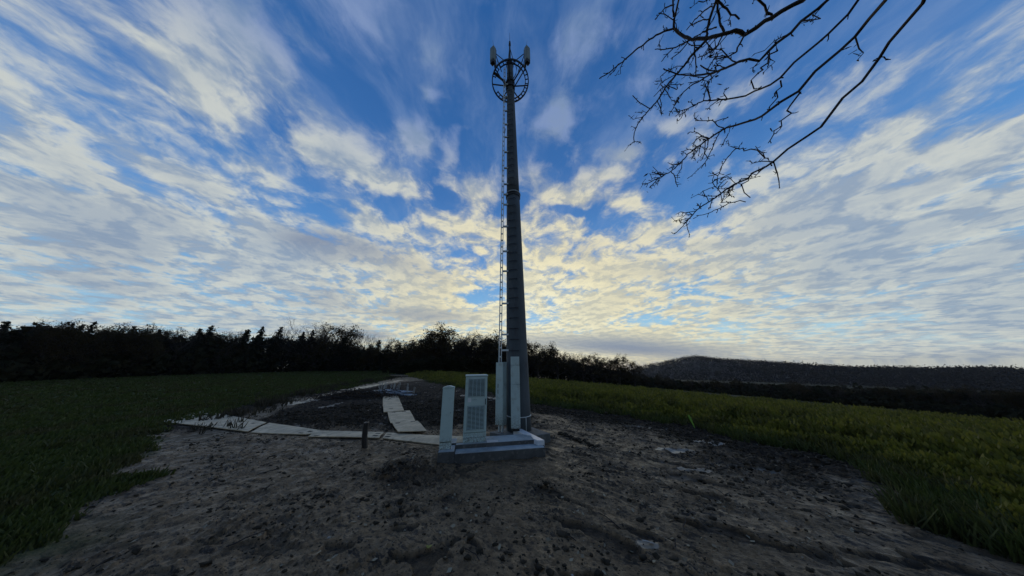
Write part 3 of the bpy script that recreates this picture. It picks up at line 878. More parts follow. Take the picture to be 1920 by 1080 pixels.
# ---------------------------------------------------------------- black pipe stub
def build_pipe():
    b = hit(685.5, 843); x, y = b.x, b.y
    tp = at_dist(687.5, 790, math.hypot(x, y)); lx, ly = tp.x - x, tp.y - y; ht = tp.z - bh(x, y)
    t = thing('conduit_stub', 'short black ribbed pipe standing upright in the mud in front of the boards', 'pipe', (x, y, bh(x, y)))
    m = MB(); pts = []; rr = []
    n = 46
    for k in range(n + 1):
        f = k / n; z = -.05 + (ht + .03) * f
        pts.append((lx * f - .03 * math.sin(3.1 * f), ly * f, z)); rr.append(.062 + (.006 if k % 2 else 0) - .006 * f)
    m.tube(pts, rr, 18); m.build('pipe', M_black, t)
    MB().tube([(lx, ly, ht - .03), (lx + .035, ly, ht + .02), (lx + .075, ly, ht - .01)], .010, 5).build('frayed_end', M_black, t)
build_pipe()

# ---------------------------------------------------------------- steel frames stacked beyond the boards
def build_frames():
    c = hit(741, 738)
    L = hit(700, 736); Rr = hit(776, 743)
    ax = (Rr - L); ln = ax.length; an = math.atan2(ax.y, ax.x)
    t = thing('steel_frame_stack', 'stack of pale blue steel frames with thin uprights at the end of the board lane', 'steel frames', (L.x, L.y, bh(L.x, L.y)), (0, math.atan2(-(Rr.z - L.z), ln) * 1.0, an))
    for (x0, x1, y0, z0, mt) in ((.05, .72, 0, .06, M_frame), (.12, .80, .10, .15, M_frame), (.30, .78, -.45, .11, M_frame), (.55, 1.0, -.30, .05, M_frame), (.25, .55, -.75, .04, M_tube), (-.15, .25, -.1, .04, M_tube)):
        m = MB(); a, b = x0 * ln, x1 * ln
        for yy in (0, .5): m.box(a, b, y0 + yy - .03, y0 + yy + .03, z0, z0 + .05)
        k = a + .1
        while k < b: m.box(k, k + .05, y0, y0 + .5, z0 + .008, z0 + .042); k += .28
        m.box(a + .02, b - .02, y0 + .04, y0 + .46, z0 + .012, z0 + .024)
        m.build('frame', mt, t)
    random.seed(5)
    for i, f in enumerate((.02, .07, .16, .26, .35, .385, .52, .60, .655, .72, .84, 1.02, 1.2)):
        h = (.58, .56, .48, .60, .52, .5, .55, .52, .46, .62, .55, .42, .45)[i] * 1.25
        x = f * ln * .83; y = random.uniform(-.1, .5); s = random.uniform(-.04, .12)
        w = random.uniform(.07, .14)
        MB().tube([(x, y, .02), (x + s, y, h), (x + s + w, y, h + .02 * random.uniform(-1, 1)), (x + s * .4 + w * .8, y, .04)], .017, 5).build('upright', M_tube, t)
build_frames()

# ---------------------------------------------------------------- green blade, stones, leaves
def build_blade():
    b = hit(1304, 805); z = bh(b.x, b.y)
    t = thing('marker_lath', 'bright green tapering lath leaning at the right field edge', 'marker', (b.x, b.y, z), (0, 0, R(-35)))
    top = Vector((-.11, 0, .46)); m = MB()
    ws = [(0, .006), (.2, .018), (.5, .028), (.8, .034), (1.0, .026)]
    L = [m.bm.verts.new((top.x * f - w, -.004, top.z * f)) for f, w in ws]; Rv = [m.bm.verts.new((top.x * f + w, .004, top.z * f)) for f, w in ws]
    L2 = [m.bm.verts.new((v.co.x, .006, v.co.z)) for v in L]; R2 = [m.bm.verts.new((v.co.x, .014, v.co.z)) for v in Rv]
    n = len(ws)
    for i in range(n - 1):
        m.bm.faces.new((L[i], Rv[i], Rv[i + 1], L[i + 1])); m.bm.faces.new((L2[i], L2[i + 1], R2[i + 1], R2[i]))
        m.bm.faces.new((L[i], L[i + 1], L2[i + 1], L2[i])); m.bm.faces.new((Rv[i], R2[i], R2[i + 1], Rv[i + 1]))
    m.bm.faces.new((L[-1], Rv[-1], R2[-1], L2[-1])); m.bm.faces.new((L[0], L2[0], R2[0], Rv[0]))
    g = varied('bright_green_paint', (.20, .42, .05), (.16, .34, .04), 9, .6)
    m.build('lath', g, t)
build_blade()
# ---------------------------------------------------------------- vegetation
rng = np.random.default_rng(11)
M_bark = varied('dark_bark', (.030, .026, .022), (.018, .016, .014), 9, .9, bump=.4, bscale=30)
M_twig = varied('dark_twig', (.022, .017, .016), (.030, .024, .021), 6, .85)
M_crop = leafy('mustard_leaves', (.105, .125, .018), (.19, .185, .032), .5, patch=(.060, .066, .020))
M_grassblade = leafy('grass_blades', (.044, .068, .015), (.066, .090, .022), .35, patch=(.060, .056, .024))
M_weed = leafy('dry_weeds', (.045, .038, .026), (.030, .032, .018), .25)
M_autumn = leafy('autumn_leaves', (.030, .026, .010), (.048, .034, .012), .22, .7, .15)
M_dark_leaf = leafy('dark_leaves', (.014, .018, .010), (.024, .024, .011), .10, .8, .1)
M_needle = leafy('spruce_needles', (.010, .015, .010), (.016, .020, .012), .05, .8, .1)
M_brushleaf = leafy('withered_leaves', (.060, .040, .020), (.035, .024, .014), .2)
M_fallen = leafy('fallen_leaves', (.34, .31, .22), (.17, .14, .09), .15)
M_clod = varied('dark_clods', (.022, .019, .014), (.060, .050, .036), 12, .9, spec=.12, bump=.3, bscale=60)
M_stone = varied('pale_stones', (.36, .35, .33), (.24, .23, .21), 9, .8)

def quads(cent, size, asp=1.6, up=0.0, seed=0, curl=False, flatten=None):
    """leaf shaped quads of random direction round the given centres"""
    r = np.random.default_rng(seed); n = len(cent)
    a = r.normal(size=(n, 3)); a[:, 2] = a[:, 2] * (1 - up) + up * np.abs(a[:, 2]) * 2.5 + up
    a /= np.linalg.norm(a, axis=1, keepdims=True)
    b = np.cross(a, r.normal(size=(n, 3)))
    if flatten is not None:
        ph = r.uniform(0, 2 * np.pi, n); a = np.stack([np.cos(ph), np.sin(ph), r.normal(size=n) * flatten], 1)
        b = np.stack([-np.sin(ph), np.cos(ph), r.normal(size=n) * flatten], 1)
    b /= np.linalg.norm(b, axis=1, keepdims=True) + 1e-9
    s = (np.asarray(size) * np.ones(n))[:, None]
    v = np.empty((n, 4, 3))
    v[:, 0] = cent - a * s * .5; v[:, 1] = cent + b * s * .5 / asp + a * s * .05; v[:, 2] = cent + a * s * .5; v[:, 3] = cent - b * s * .5 / asp + a * s * .05
    return v.reshape(-1, 3), np.arange(n * 4).reshape(n, 4)

def in_poly(x, y, poly): return sdist(x, y, poly) < 0

def build_crop():
    th = rng.uniform(R(-30), R(86), 120000); r = np.exp(rng.uniform(math.log(4.2), math.log(74), 120000))
    x, y = r * np.sin(th), r * np.cos(th)
    d = sdist(x, y, CROP) + fbm(x, y, .7, 3, 8) * 1.0
    cl = fbm(x, y, .9, 3, 19)
    keep = (d < 0) & (rng.random(len(x)) < np.clip(.42 + 1.1 * cl, .08, .9))
    x, y, r, d, cl = (a[keep][:24000] for a in (x, y, r, d, cl))
    z = base_h(x, y)
    g = np.clip(.40 + .60 * sstep(-d, 0, 2.8), 0, 1) * np.clip(1 + 1.1 * cl, .5, 1.3) * rng.uniform(.6, 1.15, len(x))
    K = 12; V = []
    for k in range(K):
        f = (k + .5) / K; sp = .13 * (1 + r / 45)
        c = np.stack([x + rng.normal(size=len(x)) * sp * (1.15 - .7 * f), y + rng.normal(size=len(x)) * sp * (1.15 - .7 * f), z + .62 * g * (f ** .8)], 1)
        s = (.15 + .0022 * r) * (1.25 - .6 * f) * rng.uniform(.7, 1.3, len(x)) * np.clip(r / 14, .24, 1)
        # leaves stand up and arch outwards
        an = rng.uniform(0, 2 * np.pi, len(x)); lean = rng.uniform(.15, 1.1, len(x)) * (1.2 - .7 * f)
        a = np.stack([np.cos(an) * lean, np.sin(an) * lean, np.ones(len(x))], 1); a /= np.linalg.norm(a, axis=1, keepdims=True)
        b = np.stack([-np.sin(an), np.cos(an), rng.normal(size=len(x)) * .3], 1)
        q = np.empty((len(x), 4, 3)); s_ = s[:, None]
        q[:, 0] = c - a * s_ * .6; q[:, 1] = c + b * s_ * .30; q[:, 2] = c + a * s_ * .6; q[:, 3] = c - b * s_ * .30
        V.append(q)
    V = np.concatenate(V).reshape(-1, 3)
    tag(mesh_np('crop_plants', V, np.arange(len(V)).reshape(-1, 4), M_crop), kind='stuff')
build_crop()

def blades(name, x, y, h, mat, w=.012, per=7, seed=1, lean=.35, kind='stuff'):
    r = np.random.default_rng(seed); n = len(x)
    X = np.repeat(x, per) + r.normal(size=n * per) * .05; Y = np.repeat(y, per) + r.normal(size=n * per) * .05
    Z = base_h(X, Y) - .02; H = np.repeat(h, per) * r.uniform(.5, 1.2, n * per); W = np.repeat(w * np.ones(n), per)
    an = r.uniform(0, 2 * np.pi, n * per); lx, ly = r.normal(size=n * per) * lean * H, r.normal(size=n * per) * lean * H
    ux, uy = np.cos(an) * W, np.sin(an) * W
    v = np.empty((n * per, 4, 3))
    v[:, 0] = np.stack([X - ux, Y - uy, Z], 1); v[:, 1] = np.stack([X + ux, Y + uy, Z], 1)
    v[:, 2] = np.stack([X + lx + ux * .3, Y + ly + uy * .3, Z + H], 1); v[:, 3] = np.stack([X + lx - ux * .3, Y + ly - uy * .3, Z + H], 1)
    return tag(mesh_np(name, v.reshape(-1, 3), np.arange(n * per * 4).reshape(-1, 4), mat), kind=kind)

def build_grass():
    # fringe of rough grass between the mud and the crop
    th = rng.uniform(R(-25), R(80), 60000); r = np.exp(rng.uniform(math.log(6), math.log(30), 60000)); x, y = r * np.sin(th), r * np.cos(th)
    d = sdist(x, y, CROP) + fbm(x, y, .9, 3, 12) * 1.0
    k = (np.abs(d - .15) < .75) & (rng.random(len(x)) < .6); x, y = x[k], y[k]
    blades('field_edge_grass', x, y, rng.uniform(.08, .30, len(x)), M_grassblade, .012 + .0006 * np.hypot(x, y), 7, 2)
    # short meadow at the left
    th = rng.uniform(R(-88), R(-20), 90000); r = np.exp(rng.uniform(math.log(2.6), math.log(90), 90000)); x, y = r * np.sin(th), r * np.cos(th)
    k = (sdist(x, y, GRASS) + fbm(x, y, .8, 3, 13) < .1) & (y > -5); x, y, r = x[k][:34000], y[k][:34000], r[k][:34000]
    blades('meadow_grass', x, y, rng.uniform(.06, .14, len(x)) * (1 + r / 90), M_grassblade, .003 + .0021 * r, 6, 3)
    # dry weeds along the far side of the track
    E = [hit(*p) for p in ((300, 828), (420, 786), (555, 744), (600, 734), (650, 724), (700, 716), (745, 707))]
    x = []; y = []
    for a, b in zip(E, E[1:]):
        n = int((b - a).length * 42); t = rng.random(n); x.append(a.x + (b.x - a.x) * t + rng.normal(size=n) * .55 - .4); y.append(a.y + (b.y - a.y) * t + rng.normal(size=n) * .5 + .5)
    x, y = np.concatenate(x), np.concatenate(y); cl = fbm(x, y, .5, 3, 15)
    k = cl > -.08; x, y, cl = x[k], y[k], cl[k]
    blades('roadside_weeds', x, y, rng.uniform(.10, .34, len(x)) * (.7 + 1.6 * np.clip(cl + .1, 0, .6)), M_weed, .02, 6, 4, .3)
build_grass()

# ---- trees -------------------------------------------------------------
class Br:
    """collects tapering branch segments as one array mesh"""
    def __init__(s): s.v = []; s.f = []; s.n = 0; s.tips = []
    def seg(s, pts, rad, k=4):
        pts = np.asarray(pts, float); n = len(pts)
        t = np.gradient(pts, axis=0); t /= np.linalg.norm(t, axis=1, keepdims=True) + 1e-9
        ref = np.where(np.abs(t[:, 2:3]) < .9, np.array([[0, 0, 1.]]), np.array([[1., 0, 0]]))
        a = np.cross(t, ref); a /= np.linalg.norm(a, axis=1, keepdims=True) + 1e-9; b = np.cross(t, a)
        rad = np.asarray(rad, float)[:, None]
        for i in range(k):
            an = 2 * math.pi * i / k
            s.v.append(pts + (a * math.cos(an) + b * math.sin(an)) * rad)
        base = s.n
        i = np.arange(n - 1)
        for q in range(k):
            q2 = (q + 1) % k
            s.f.append(np.stack([base + q * n + i, base + q2 * n + i, base + q2 * n + i + 1, base + q * n + i + 1], 1))
        s.n += n * k
    def arrays(s): return np.concatenate(s.v), np.concatenate(s.f)

def grow(B, p, d, L, r, depth, R_, spread, rnd, min_r, upb=.15, k=4):
    n = 5; pts = [p]; dd = np.array(d, float)
    for i in range(n):
        dd = dd + rnd.normal(size=3) * .16; dd[2] += upb * .3; dd /= np.linalg.norm(dd)
        pts.append(pts[-1] + dd * L / n)
    rad = np.linspace(r, max(r * .55, min_r), n + 1)
    B.seg(pts, rad, k if r > .05 else 3)
    if depth == 0: B.tips.append(pts[-1]); B.tips.append(pts[3]); return
    for c in range(R_):
        j = rnd.integers(2, n + 1) if c else n
        nd = dd + rnd.normal(size=3) * spread; nd[2] += upb; nd /= np.linalg.norm(nd)
        grow(B, pts[j], nd, L * rnd.uniform(.58, .85), rad[j] * rnd.uniform(.55, .75), depth - 1, R_, spread, rnd, min_r, upb, k)

def tree_variant(kind, seed, H):
    rnd = np.random.default_rng(seed); T = Br(); B = Br()
    n = 6; tp = np.array([[math.sin(i * 1.3 + seed) * .05 * H / 10 * i / 2, math.cos(i * .9 + seed) * .05 * i / 2, H * .62 * i / n - .3] for i in range(n + 1)])
    tr = np.linspace(.022 * H + .04, .010 * H, n + 1); T.seg(tp, tr, 7)
    leaves = None; lm = M_autumn
    if kind in ('oak', 'bare', 'bush'):
        z0 = {'oak': 2, 'bare': 2, 'bush': 0}[kind]
        for i in range(z0, n + 1):
            for c in range(3 if i < n else 4):
                a = rnd.uniform(0, 2 * math.pi); el = .35 + .8 * (i / n) ** 2
                d = np.array([math.cos(a), math.sin(a), el]); d /= np.linalg.norm(d)
                grow(B, tp[i], d, H * (.21 if i < n else .20) * rnd.uniform(.8, 1.15), tr[i] * .55, 3, 3, .50 if kind != 'bare' else .38, rnd, .010 if kind == 'bare' else .012, .18 if kind != 'bare' else .28)
        tips = np.array(B.tips)
        if kind == 'oak':
            keep = tips[rnd.random(len(tips)) < .85]
            c = np.repeat(keep, 6, 0) + rnd.normal(size=(len(keep) * 6, 3)) * .24
            leaves = quads(c, rnd.uniform(.12, .30, len(c)), 1.3, 0, seed)
        elif kind == 'bush':
            c = np.repeat(tips, 8, 0) + rnd.normal(size=(len(tips) * 8, 3)) * .25
            c = c[c[:, 2] > .0]; leaves = quads(c, rnd.uniform(.12, .3, len(c)), 1.3, 0, seed); lm = M_dark_leaf
        else:
            keep = tips[rnd.random(len(tips)) < .16]
            c = np.repeat(keep, 2, 0) + rnd.normal(size=(len(keep) * 2, 3)) * .15
            leaves = quads(c, .13, 1.4, 0, seed)
    else:                                     # spruce: drooping whorls
        c = []
        T = Br(); T.seg(np.array([[0, 0, -.3], [0, 0, H * .5], [0, 0, H]]), [.02 * H, .012 * H, .01], 6)
        z = .6
        while z < H - .15:
            rr = (H - z) * .24 + .12; m_ = int(7 + rr * 3)
            for k in range(m_):
                a = rnd.uniform(0, 2 * math.pi); L = rr * rnd.uniform(.7, 1.15)
                B.seg([[0, 0, z], [math.cos(a) * L * .6, math.sin(a) * L * .6, z - .05 * L], [math.cos(a) * L, math.sin(a) * L, z - .22 * L]], [.03, .018, .006], 3)
                t = np.linspace(.12, 1, int(4 + L * 7)); c.append(np.stack([math.cos(a) * L * t, math.sin(a) * L * t, z - .22 * L * t * t], 1) + rnd.normal(size=(len(t), 3)) * .09)
            z += .30
        c = np.concatenate(c); leaves = quads(c, rnd.uniform(.2, .42, len(c)), 2.0, 0, seed); lm = M_needle
    tv = T.arrays(); bv = B.arrays()
    def mk(nm, v, f, mats, mi=None):
        me = bpy.data.meshes.new(nm); me.vertices.add(len(v)); me.vertices.foreach_set('co', np.asarray(v, np.float32).ravel())
        me.loops.add(f.size); me.loops.foreach_set('vertex_index', f.astype(np.int32).ravel()); me.polygons.add(len(f))
        me.polygons.foreach_set('loop_start', np.arange(0, f.size, 4, dtype=np.int32))
        if mi is not None: me.polygons.foreach_set('material_index', mi.astype(np.int32))
        for m in mats: me.materials.append(m)
        me.update(calc_edges=True); return me
    mt = mk('trunk', *tv, [M_bark])
    V = np.concatenate([bv[0], leaves[0]]); F = np.concatenate([bv[1], leaves[1] + len(bv[0])])
    mc = mk('crown', V, F, [M_twig, lm], np.concatenate([np.zeros(len(bv[1])), np.ones(len(leaves[1]))]))
    zz = V[:, 2]; top = float(np.percentile(zz, 99.7))
    return mt, mc, top

VAR = {'oak': [tree_variant('oak', s, 10) for s in (1, 2, 3)], 'bare': [tree_variant('bare', s, 10) for s in (4, 5, 6)],
       'spruce': [tree_variant('spruce', s, 8) for s in (7, 8)], 'bush': [tree_variant('bush', s, 3.2) for s in (9, 10)]}
KN = {'oak': ('broadleaf_tree', 'tree'), 'bare': ('bare_tree', 'tree'), 'spruce': ('spruce_tree', 'tree'), 'bush': ('shrub', 'shrub')}
DESC = {'oak': 'dark tree keeping brown autumn leaves', 'bare': 'leafless tree with fine upswept twigs', 'spruce': 'black pointed spruce', 'bush': 'low dense dark shrub'}
def put_tree(kind, px, dist, toppx, label, group, wid=1.0, var=None):
    v = VAR[kind][(var if var is not None else random.randrange(9)) % len(VAR[kind])]
    d = ray(px, 690); hh = math.hypot(d.x, d.y); x, y = d.x / hh * dist, d.y / hh * dist
    z0 = bh(x, y); zt = at_dist(px, toppx, dist).z
    s = max((zt - z0) / v[2], .15)
    t = thing(KN[kind][0], label, KN[kind][1], (x, y, z0 - .15), (0, 0, random.uniform(0, 6.28)), group)
    t.scale = (s * wid, s * wid, s)
    for nm, me in (('trunk', v[0]), ('crown', v[1])):
        o = bpy.data.objects.new(nm, me); C.objects.link(o); o.parent = t
    return t
random.seed(3)
# front row that draws the skyline: (kind, px, distance, top px, width, label)
FRONT = [
    ('bare', 585, 92, 606, 1.0, 'leafless tree at the left end of the skyline, above a dark wood'),
    ('bare', 562, 95, 604, 1.0, 'leafless tree at the outer left of the skyline'),
    ('oak', 622, 88, 609, .8, 'tall spreading oak, highest of the left part of the skyline'),
    ('spruce', 636, 84, 634, 1.0, 'black pointed spruce just right of the tall spreading oak'),
    ('bare', 655, 92, 621, .8, 'slender leafless tree left in the group of three above the meadow'),
    ('bare', 675, 92, 625, .8, 'slender leafless tree in the middle of the group of three above the meadow'),
    ('bare', 690, 90, 630, .7, 'lower leafless tree at the right of the group of three above the meadow'),
    ('bare', 715, 92, 633, .7, 'small leafless tree standing alone before the skyline dips'),
    ('spruce', 702, 86, 640, 1.0, 'black spruce poking up at the right of the group of three'),
    ('oak', 745, 74, 640, .9, 'low rounded tree where the skyline is lowest'),
    ('oak', 790, 62, 626, 1.0, 'rounded brown-leaved tree left of the highest centre oak'),
    ('oak', 768, 68, 634, .8, 'small brown-leaved tree beginning the centre rise'),
    ('oak', 832, 60, 614, .9, 'highest oak of the centre skyline, its top ragged'),
    ('oak', 812, 64, 624, .7, 'tree tucked close left of the highest centre oak'),
    ('bare', 880, 64, 621, .9, 'leafless tree between the highest centre oak and the cabinets'),
    ('bare', 862, 66, 628, .8, 'thin leafless tree close right of the highest centre oak'),
    ('oak', 918, 62, 624, .8, 'leafy tree directly left of the mast'),
    ('bare', 902, 64, 630, .7, 'leafless tree seen above the ventilated cabinet'),
    ('oak', 1008, 66, 640, .8, 'leafy tree directly right of the mast'),
    ('oak', 1045, 70, 646, .8, 'dark rounded tree right of the bright gap in the clouds'),
    ('bare', 1024, 76, 664, .8, 'low leafless tree in front of the bright gap in the clouds'),
    ('bare', 1072, 74, 660, .9, 'leafless tree falling away right of the rounded one'),
    ('oak', 1110, 76, 665, .9, 'dark leafy tree midway down the slope of the right wood'),
    ('bare', 1092, 76, 664, .8, 'leafless tree midway down the slope of the right wood'),
    ('oak', 1158, 78, 667, .85, 'round airy oak standing clear near the end of the right wood'),
    ('oak', 1186, 82, 677, .8, 'small oak at the very end of the right wood'),
    ('oak', 1135, 80, 674, .8, 'low tree filling the dip left of the round airy oak'),
    ('bare', 970, 66, 634, .8, 'leafless tree mostly hidden behind the mast'),
]
for k_, px_, ds_, tp_, w_, l_ in FRONT: put_tree(k_, px_, ds_, tp_ - 3, l_, 'trees of the wood along the skyline', w_ * (1.75 if k_ == 'oak' else 1.5))
# second line: body of the wood, and its run beyond the picture's middle
def tops(px):
    return float(np.interp(px, [-450, 100, 300, 450, 560, 640, 720, 760, 800, 850, 930, 1000, 1050, 1100, 1150, 1200, 1240, 1300, 1365, 1500, 1700, 1900, 2000],
                           [585, 590, 600, 604, 610, 628, 638, 640, 628, 620, 624, 646, 650, 662, 672, 692, 696, 700, 702, 706, 712, 720, 722]))
DIST = lambda px: float(np.interp(px, [-450, 200, 560, 740, 800, 930, 1050, 1200, 1400, 1950], [62, 85, 97, 78, 68, 68, 80, 92, 100, 95]))
px = -430
G3 = 'trees filling the body of the dark wood'
while px < 1930:
    for row in (0, 1):
        kind = random.choice(['oak', 'bare', 'spruce', 'oak'] if px < 760 else ['oak', 'oak', 'bare'])
        if row == 1 and px > 1230: kind = random.choice(['oak', 'bare'])
        tp = tops(px) + random.uniform(4, 14) + (8 if row == 0 else 0)
        lbl = {'oak': 'brown-leaved tree merging into the dark wood', 'bare': 'bare tree merging into the dark wood', 'spruce': 'black spruce merging into the dark left wood'}[kind]
        if px > 1205: lbl = {'oak': 'dim leafy tree in the hollow below the wooded hill', 'bare': 'dim bare tree in the hollow below the wooded hill', 'spruce': 'dim spruce'}[kind]
        t_ = put_tree(kind, px + random.uniform(-8, 8), DIST(px) + (0 if row else 7) + random.uniform(-3, 3), tp, lbl, G3 if px <= 1205 else 'trees in the hollow below the hill', random.uniform(.9, 1.25))
    px += 17 if 540 < px < 1380 else (26 if px > 0 else 48)
# dark shrubs at the wood's foot and beside the track end
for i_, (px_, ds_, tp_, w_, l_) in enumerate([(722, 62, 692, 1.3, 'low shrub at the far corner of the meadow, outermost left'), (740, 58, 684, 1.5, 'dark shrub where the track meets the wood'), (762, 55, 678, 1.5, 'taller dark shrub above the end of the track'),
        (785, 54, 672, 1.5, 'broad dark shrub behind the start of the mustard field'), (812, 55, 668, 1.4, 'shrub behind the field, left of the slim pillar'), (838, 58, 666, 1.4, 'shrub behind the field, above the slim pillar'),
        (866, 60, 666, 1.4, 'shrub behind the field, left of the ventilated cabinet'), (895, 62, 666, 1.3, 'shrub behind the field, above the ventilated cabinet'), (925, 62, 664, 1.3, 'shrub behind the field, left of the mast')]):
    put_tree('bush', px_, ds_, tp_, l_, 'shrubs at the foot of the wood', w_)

# the tangle inside the wood, nothing one could count
def build_thicket():
    r = np.random.default_rng(21); n = 60000
    P = r.uniform(-450, 2000, n); c = np.empty((n, 3)); K = []
    tab = np.arange(-460, 2001, 20.0); rays = [ray(p, 690) for p in tab]
    dx = np.interp(P, tab, [q.x / math.hypot(q.x, q.y) for q in rays]); dy = np.interp(P, tab, [q.y / math.hypot(q.x, q.y) for q in rays])
    dist = np.array([DIST(p) for p in P]) + r.uniform(-5, 16, n) 
    x, y = dx * dist, dy * dist; z0 = base_h(x, y)
    topz = np.interp(P, tab, [at_dist(p, tops(p) + 16, DIST(p) + 3).z for p in tab])
    hgt = (topz - z0) * (.80 + .35 * fbm(x, y, .25, 3, 51))
    z = z0 + hgt * r.random(n) ** .8
    front = dist - np.array([DIST(p) for p in P])
    z = np.where(front < 0, z0 + (z - z0) * (.35 + .1 * (front + 5)), z)
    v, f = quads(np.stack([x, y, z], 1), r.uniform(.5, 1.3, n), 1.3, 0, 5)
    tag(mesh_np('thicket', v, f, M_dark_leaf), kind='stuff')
build_thicket()

# ---- wooded hill beyond ----------------------------------------------------
def build_hill():
    D0, D1 = 330, 620
    tab = np.linspace(1080, 2100, 120)
    prof = np.interp(tab, [1080, 1180, 1205, 1235, 1262, 1285, 1310, 1335, 1365, 1450, 1600, 1800, 2100], [712, 698, 690, 685, 679, 673.5, 670.5, 673.5, 676.5, 683, 693, 698, 702])
    nr = 46; V = []
    for p, tp in zip(tab, prof):
        q = ray(p, 690); hh = math.hypot(q.x, q.y)
        zt = at_dist(p, tp, D1).z - 3
        for j in range(nr):
            f = j / (nr - 1); ds = D0 + (D1 * 1.25 - D0) * f; g = min(f / ((D1 - D0) / (D1 * 1.25 - D0)), 1)
            z = -30 + (zt + 30) * (g * g * (3 - 2 * g)) - (max(f - .76, 0) * 60)
            V.append((q.x / hh * ds, q.y / hh * ds, z))
    V = np.array(V); V[:, 2] += fbm(V[:, 0], V[:, 1], .012, 3, 61) * 3
    i = np.arange(119)[:, None] * nr + np.arange(nr - 1)[None, :]
    F = np.stack([i, i + 1, i + nr + 1, i + nr], -1).reshape(-1, 4)
    m = varied('wooded_slope', (.045, .044, .042), (.055, .052, .048), .02, .95, bump=.6, bscale=.2)
    tag(mesh_np('hill', V, F, m, smooth=True), kind='structure')
    # tree canopy on it: crowns as small clumps
    r = np.random.default_rng(8); n = 13000
    a = r.integers(0, 119, n); b = r.integers(0, nr - 8, n); fa, fb = r.random(n), r.random(n)
    P = V.reshape(120, nr, 3); c = P[a, b] * ((1 - fa) * (1 - fb))[:, None] + P[a + 1, b] * (fa * (1 - fb))[:, None] + P[a, b + 1] * ((1 - fa) * fb)[:, None] + P[a + 1, b + 1] * (fa * fb)[:, None]
    K = 9; cc = np.repeat(c, K, 0) + r.normal(size=(n * K, 3)) * np.array([2.0, 2.0, 1.6]); cc[:, 2] += np.repeat(r.uniform(2, 6.5, n), K)
    v, f = quads(cc, r.uniform(.9, 2.2, len(cc)), 1.3, 0, 9)
    lm = leafy('hill_foliage', (.026, .025, .025), (.031, .029, .028), .1, .9, .1)
    tag(mesh_np('hill_woodland', v, f, lm), kind='stuff')
    # thin bare trees standing out on the crest
build_hill()

def build_haze():
    m = bpy.data.materials.new('haze_air'); m.use_nodes = True; t = m.node_tree; t.nodes.clear()
    v = t.nodes.new('ShaderNodeVolumePrincipled'); v.inputs['Density'].default_value = .00009; v.inputs['Color'].default_value = (.80, .86, .95, 1); v.inputs['Anisotropy'].default_value = .3
    o = t.nodes.new('ShaderNodeOutputMaterial'); t.links.new(v.outputs[0], o.inputs['Volume'])
    tag(MB().box(-3700, 3700, -3700, 3700, -150, 26).build('haze', m), kind='stuff')
build_haze()

# ---- brush pile ------------------------------------------------------------
def build_brush():
    c = hit(672, 745); t = thing('brush_pile', 'heap of cut dark branches with withered leaves beside the track', 'brush pile', (c.x, c.y, bh(c.x, c.y)))
    r = np.random.default_rng(3); B = Br()
    for k in range(170):
        p = np.array([r.normal() * 1.35, r.normal() * .55, abs(r.normal()) * .13 * 1.3]); a = r.normal() * .9 + (math.pi if r.random() < .5 else 0); L = r.uniform(.5, 1.7)
        el = r.normal() * .22; d = np.array([math.cos(a), math.sin(a) * .7, el])
        pts = [p + d * L * (f - .5) + np.array([0, 0, .06 * math.sin(3 * f)]) + r.normal(size=3) * .02 for f in np.linspace(0, 1, 5)]
        for q in pts: q[2] = max(q[2], .02)
        B.seg(pts, np.linspace(r.uniform(.012, .034), .005, 5), 4)
    v, f = B.arrays(); o = mesh_np('branches', v, f, M_twig, t)
    n = 2600; c_ = np.stack([r.normal(size=n) * 1.35, r.normal(size=n) * .5, np.abs(r.normal(size=n)) * .17 + .02], 1); c_[:, 2] *= np.clip(1.4 - np.abs(c_[:, 0]) / 2.4, .2, 1.4)
    v, f = quads(c_, r.uniform(.05, .12, n), 1.5, 0, 7); mesh_np('withered_leaves', v, f, M_brushleaf, t)
build_brush()

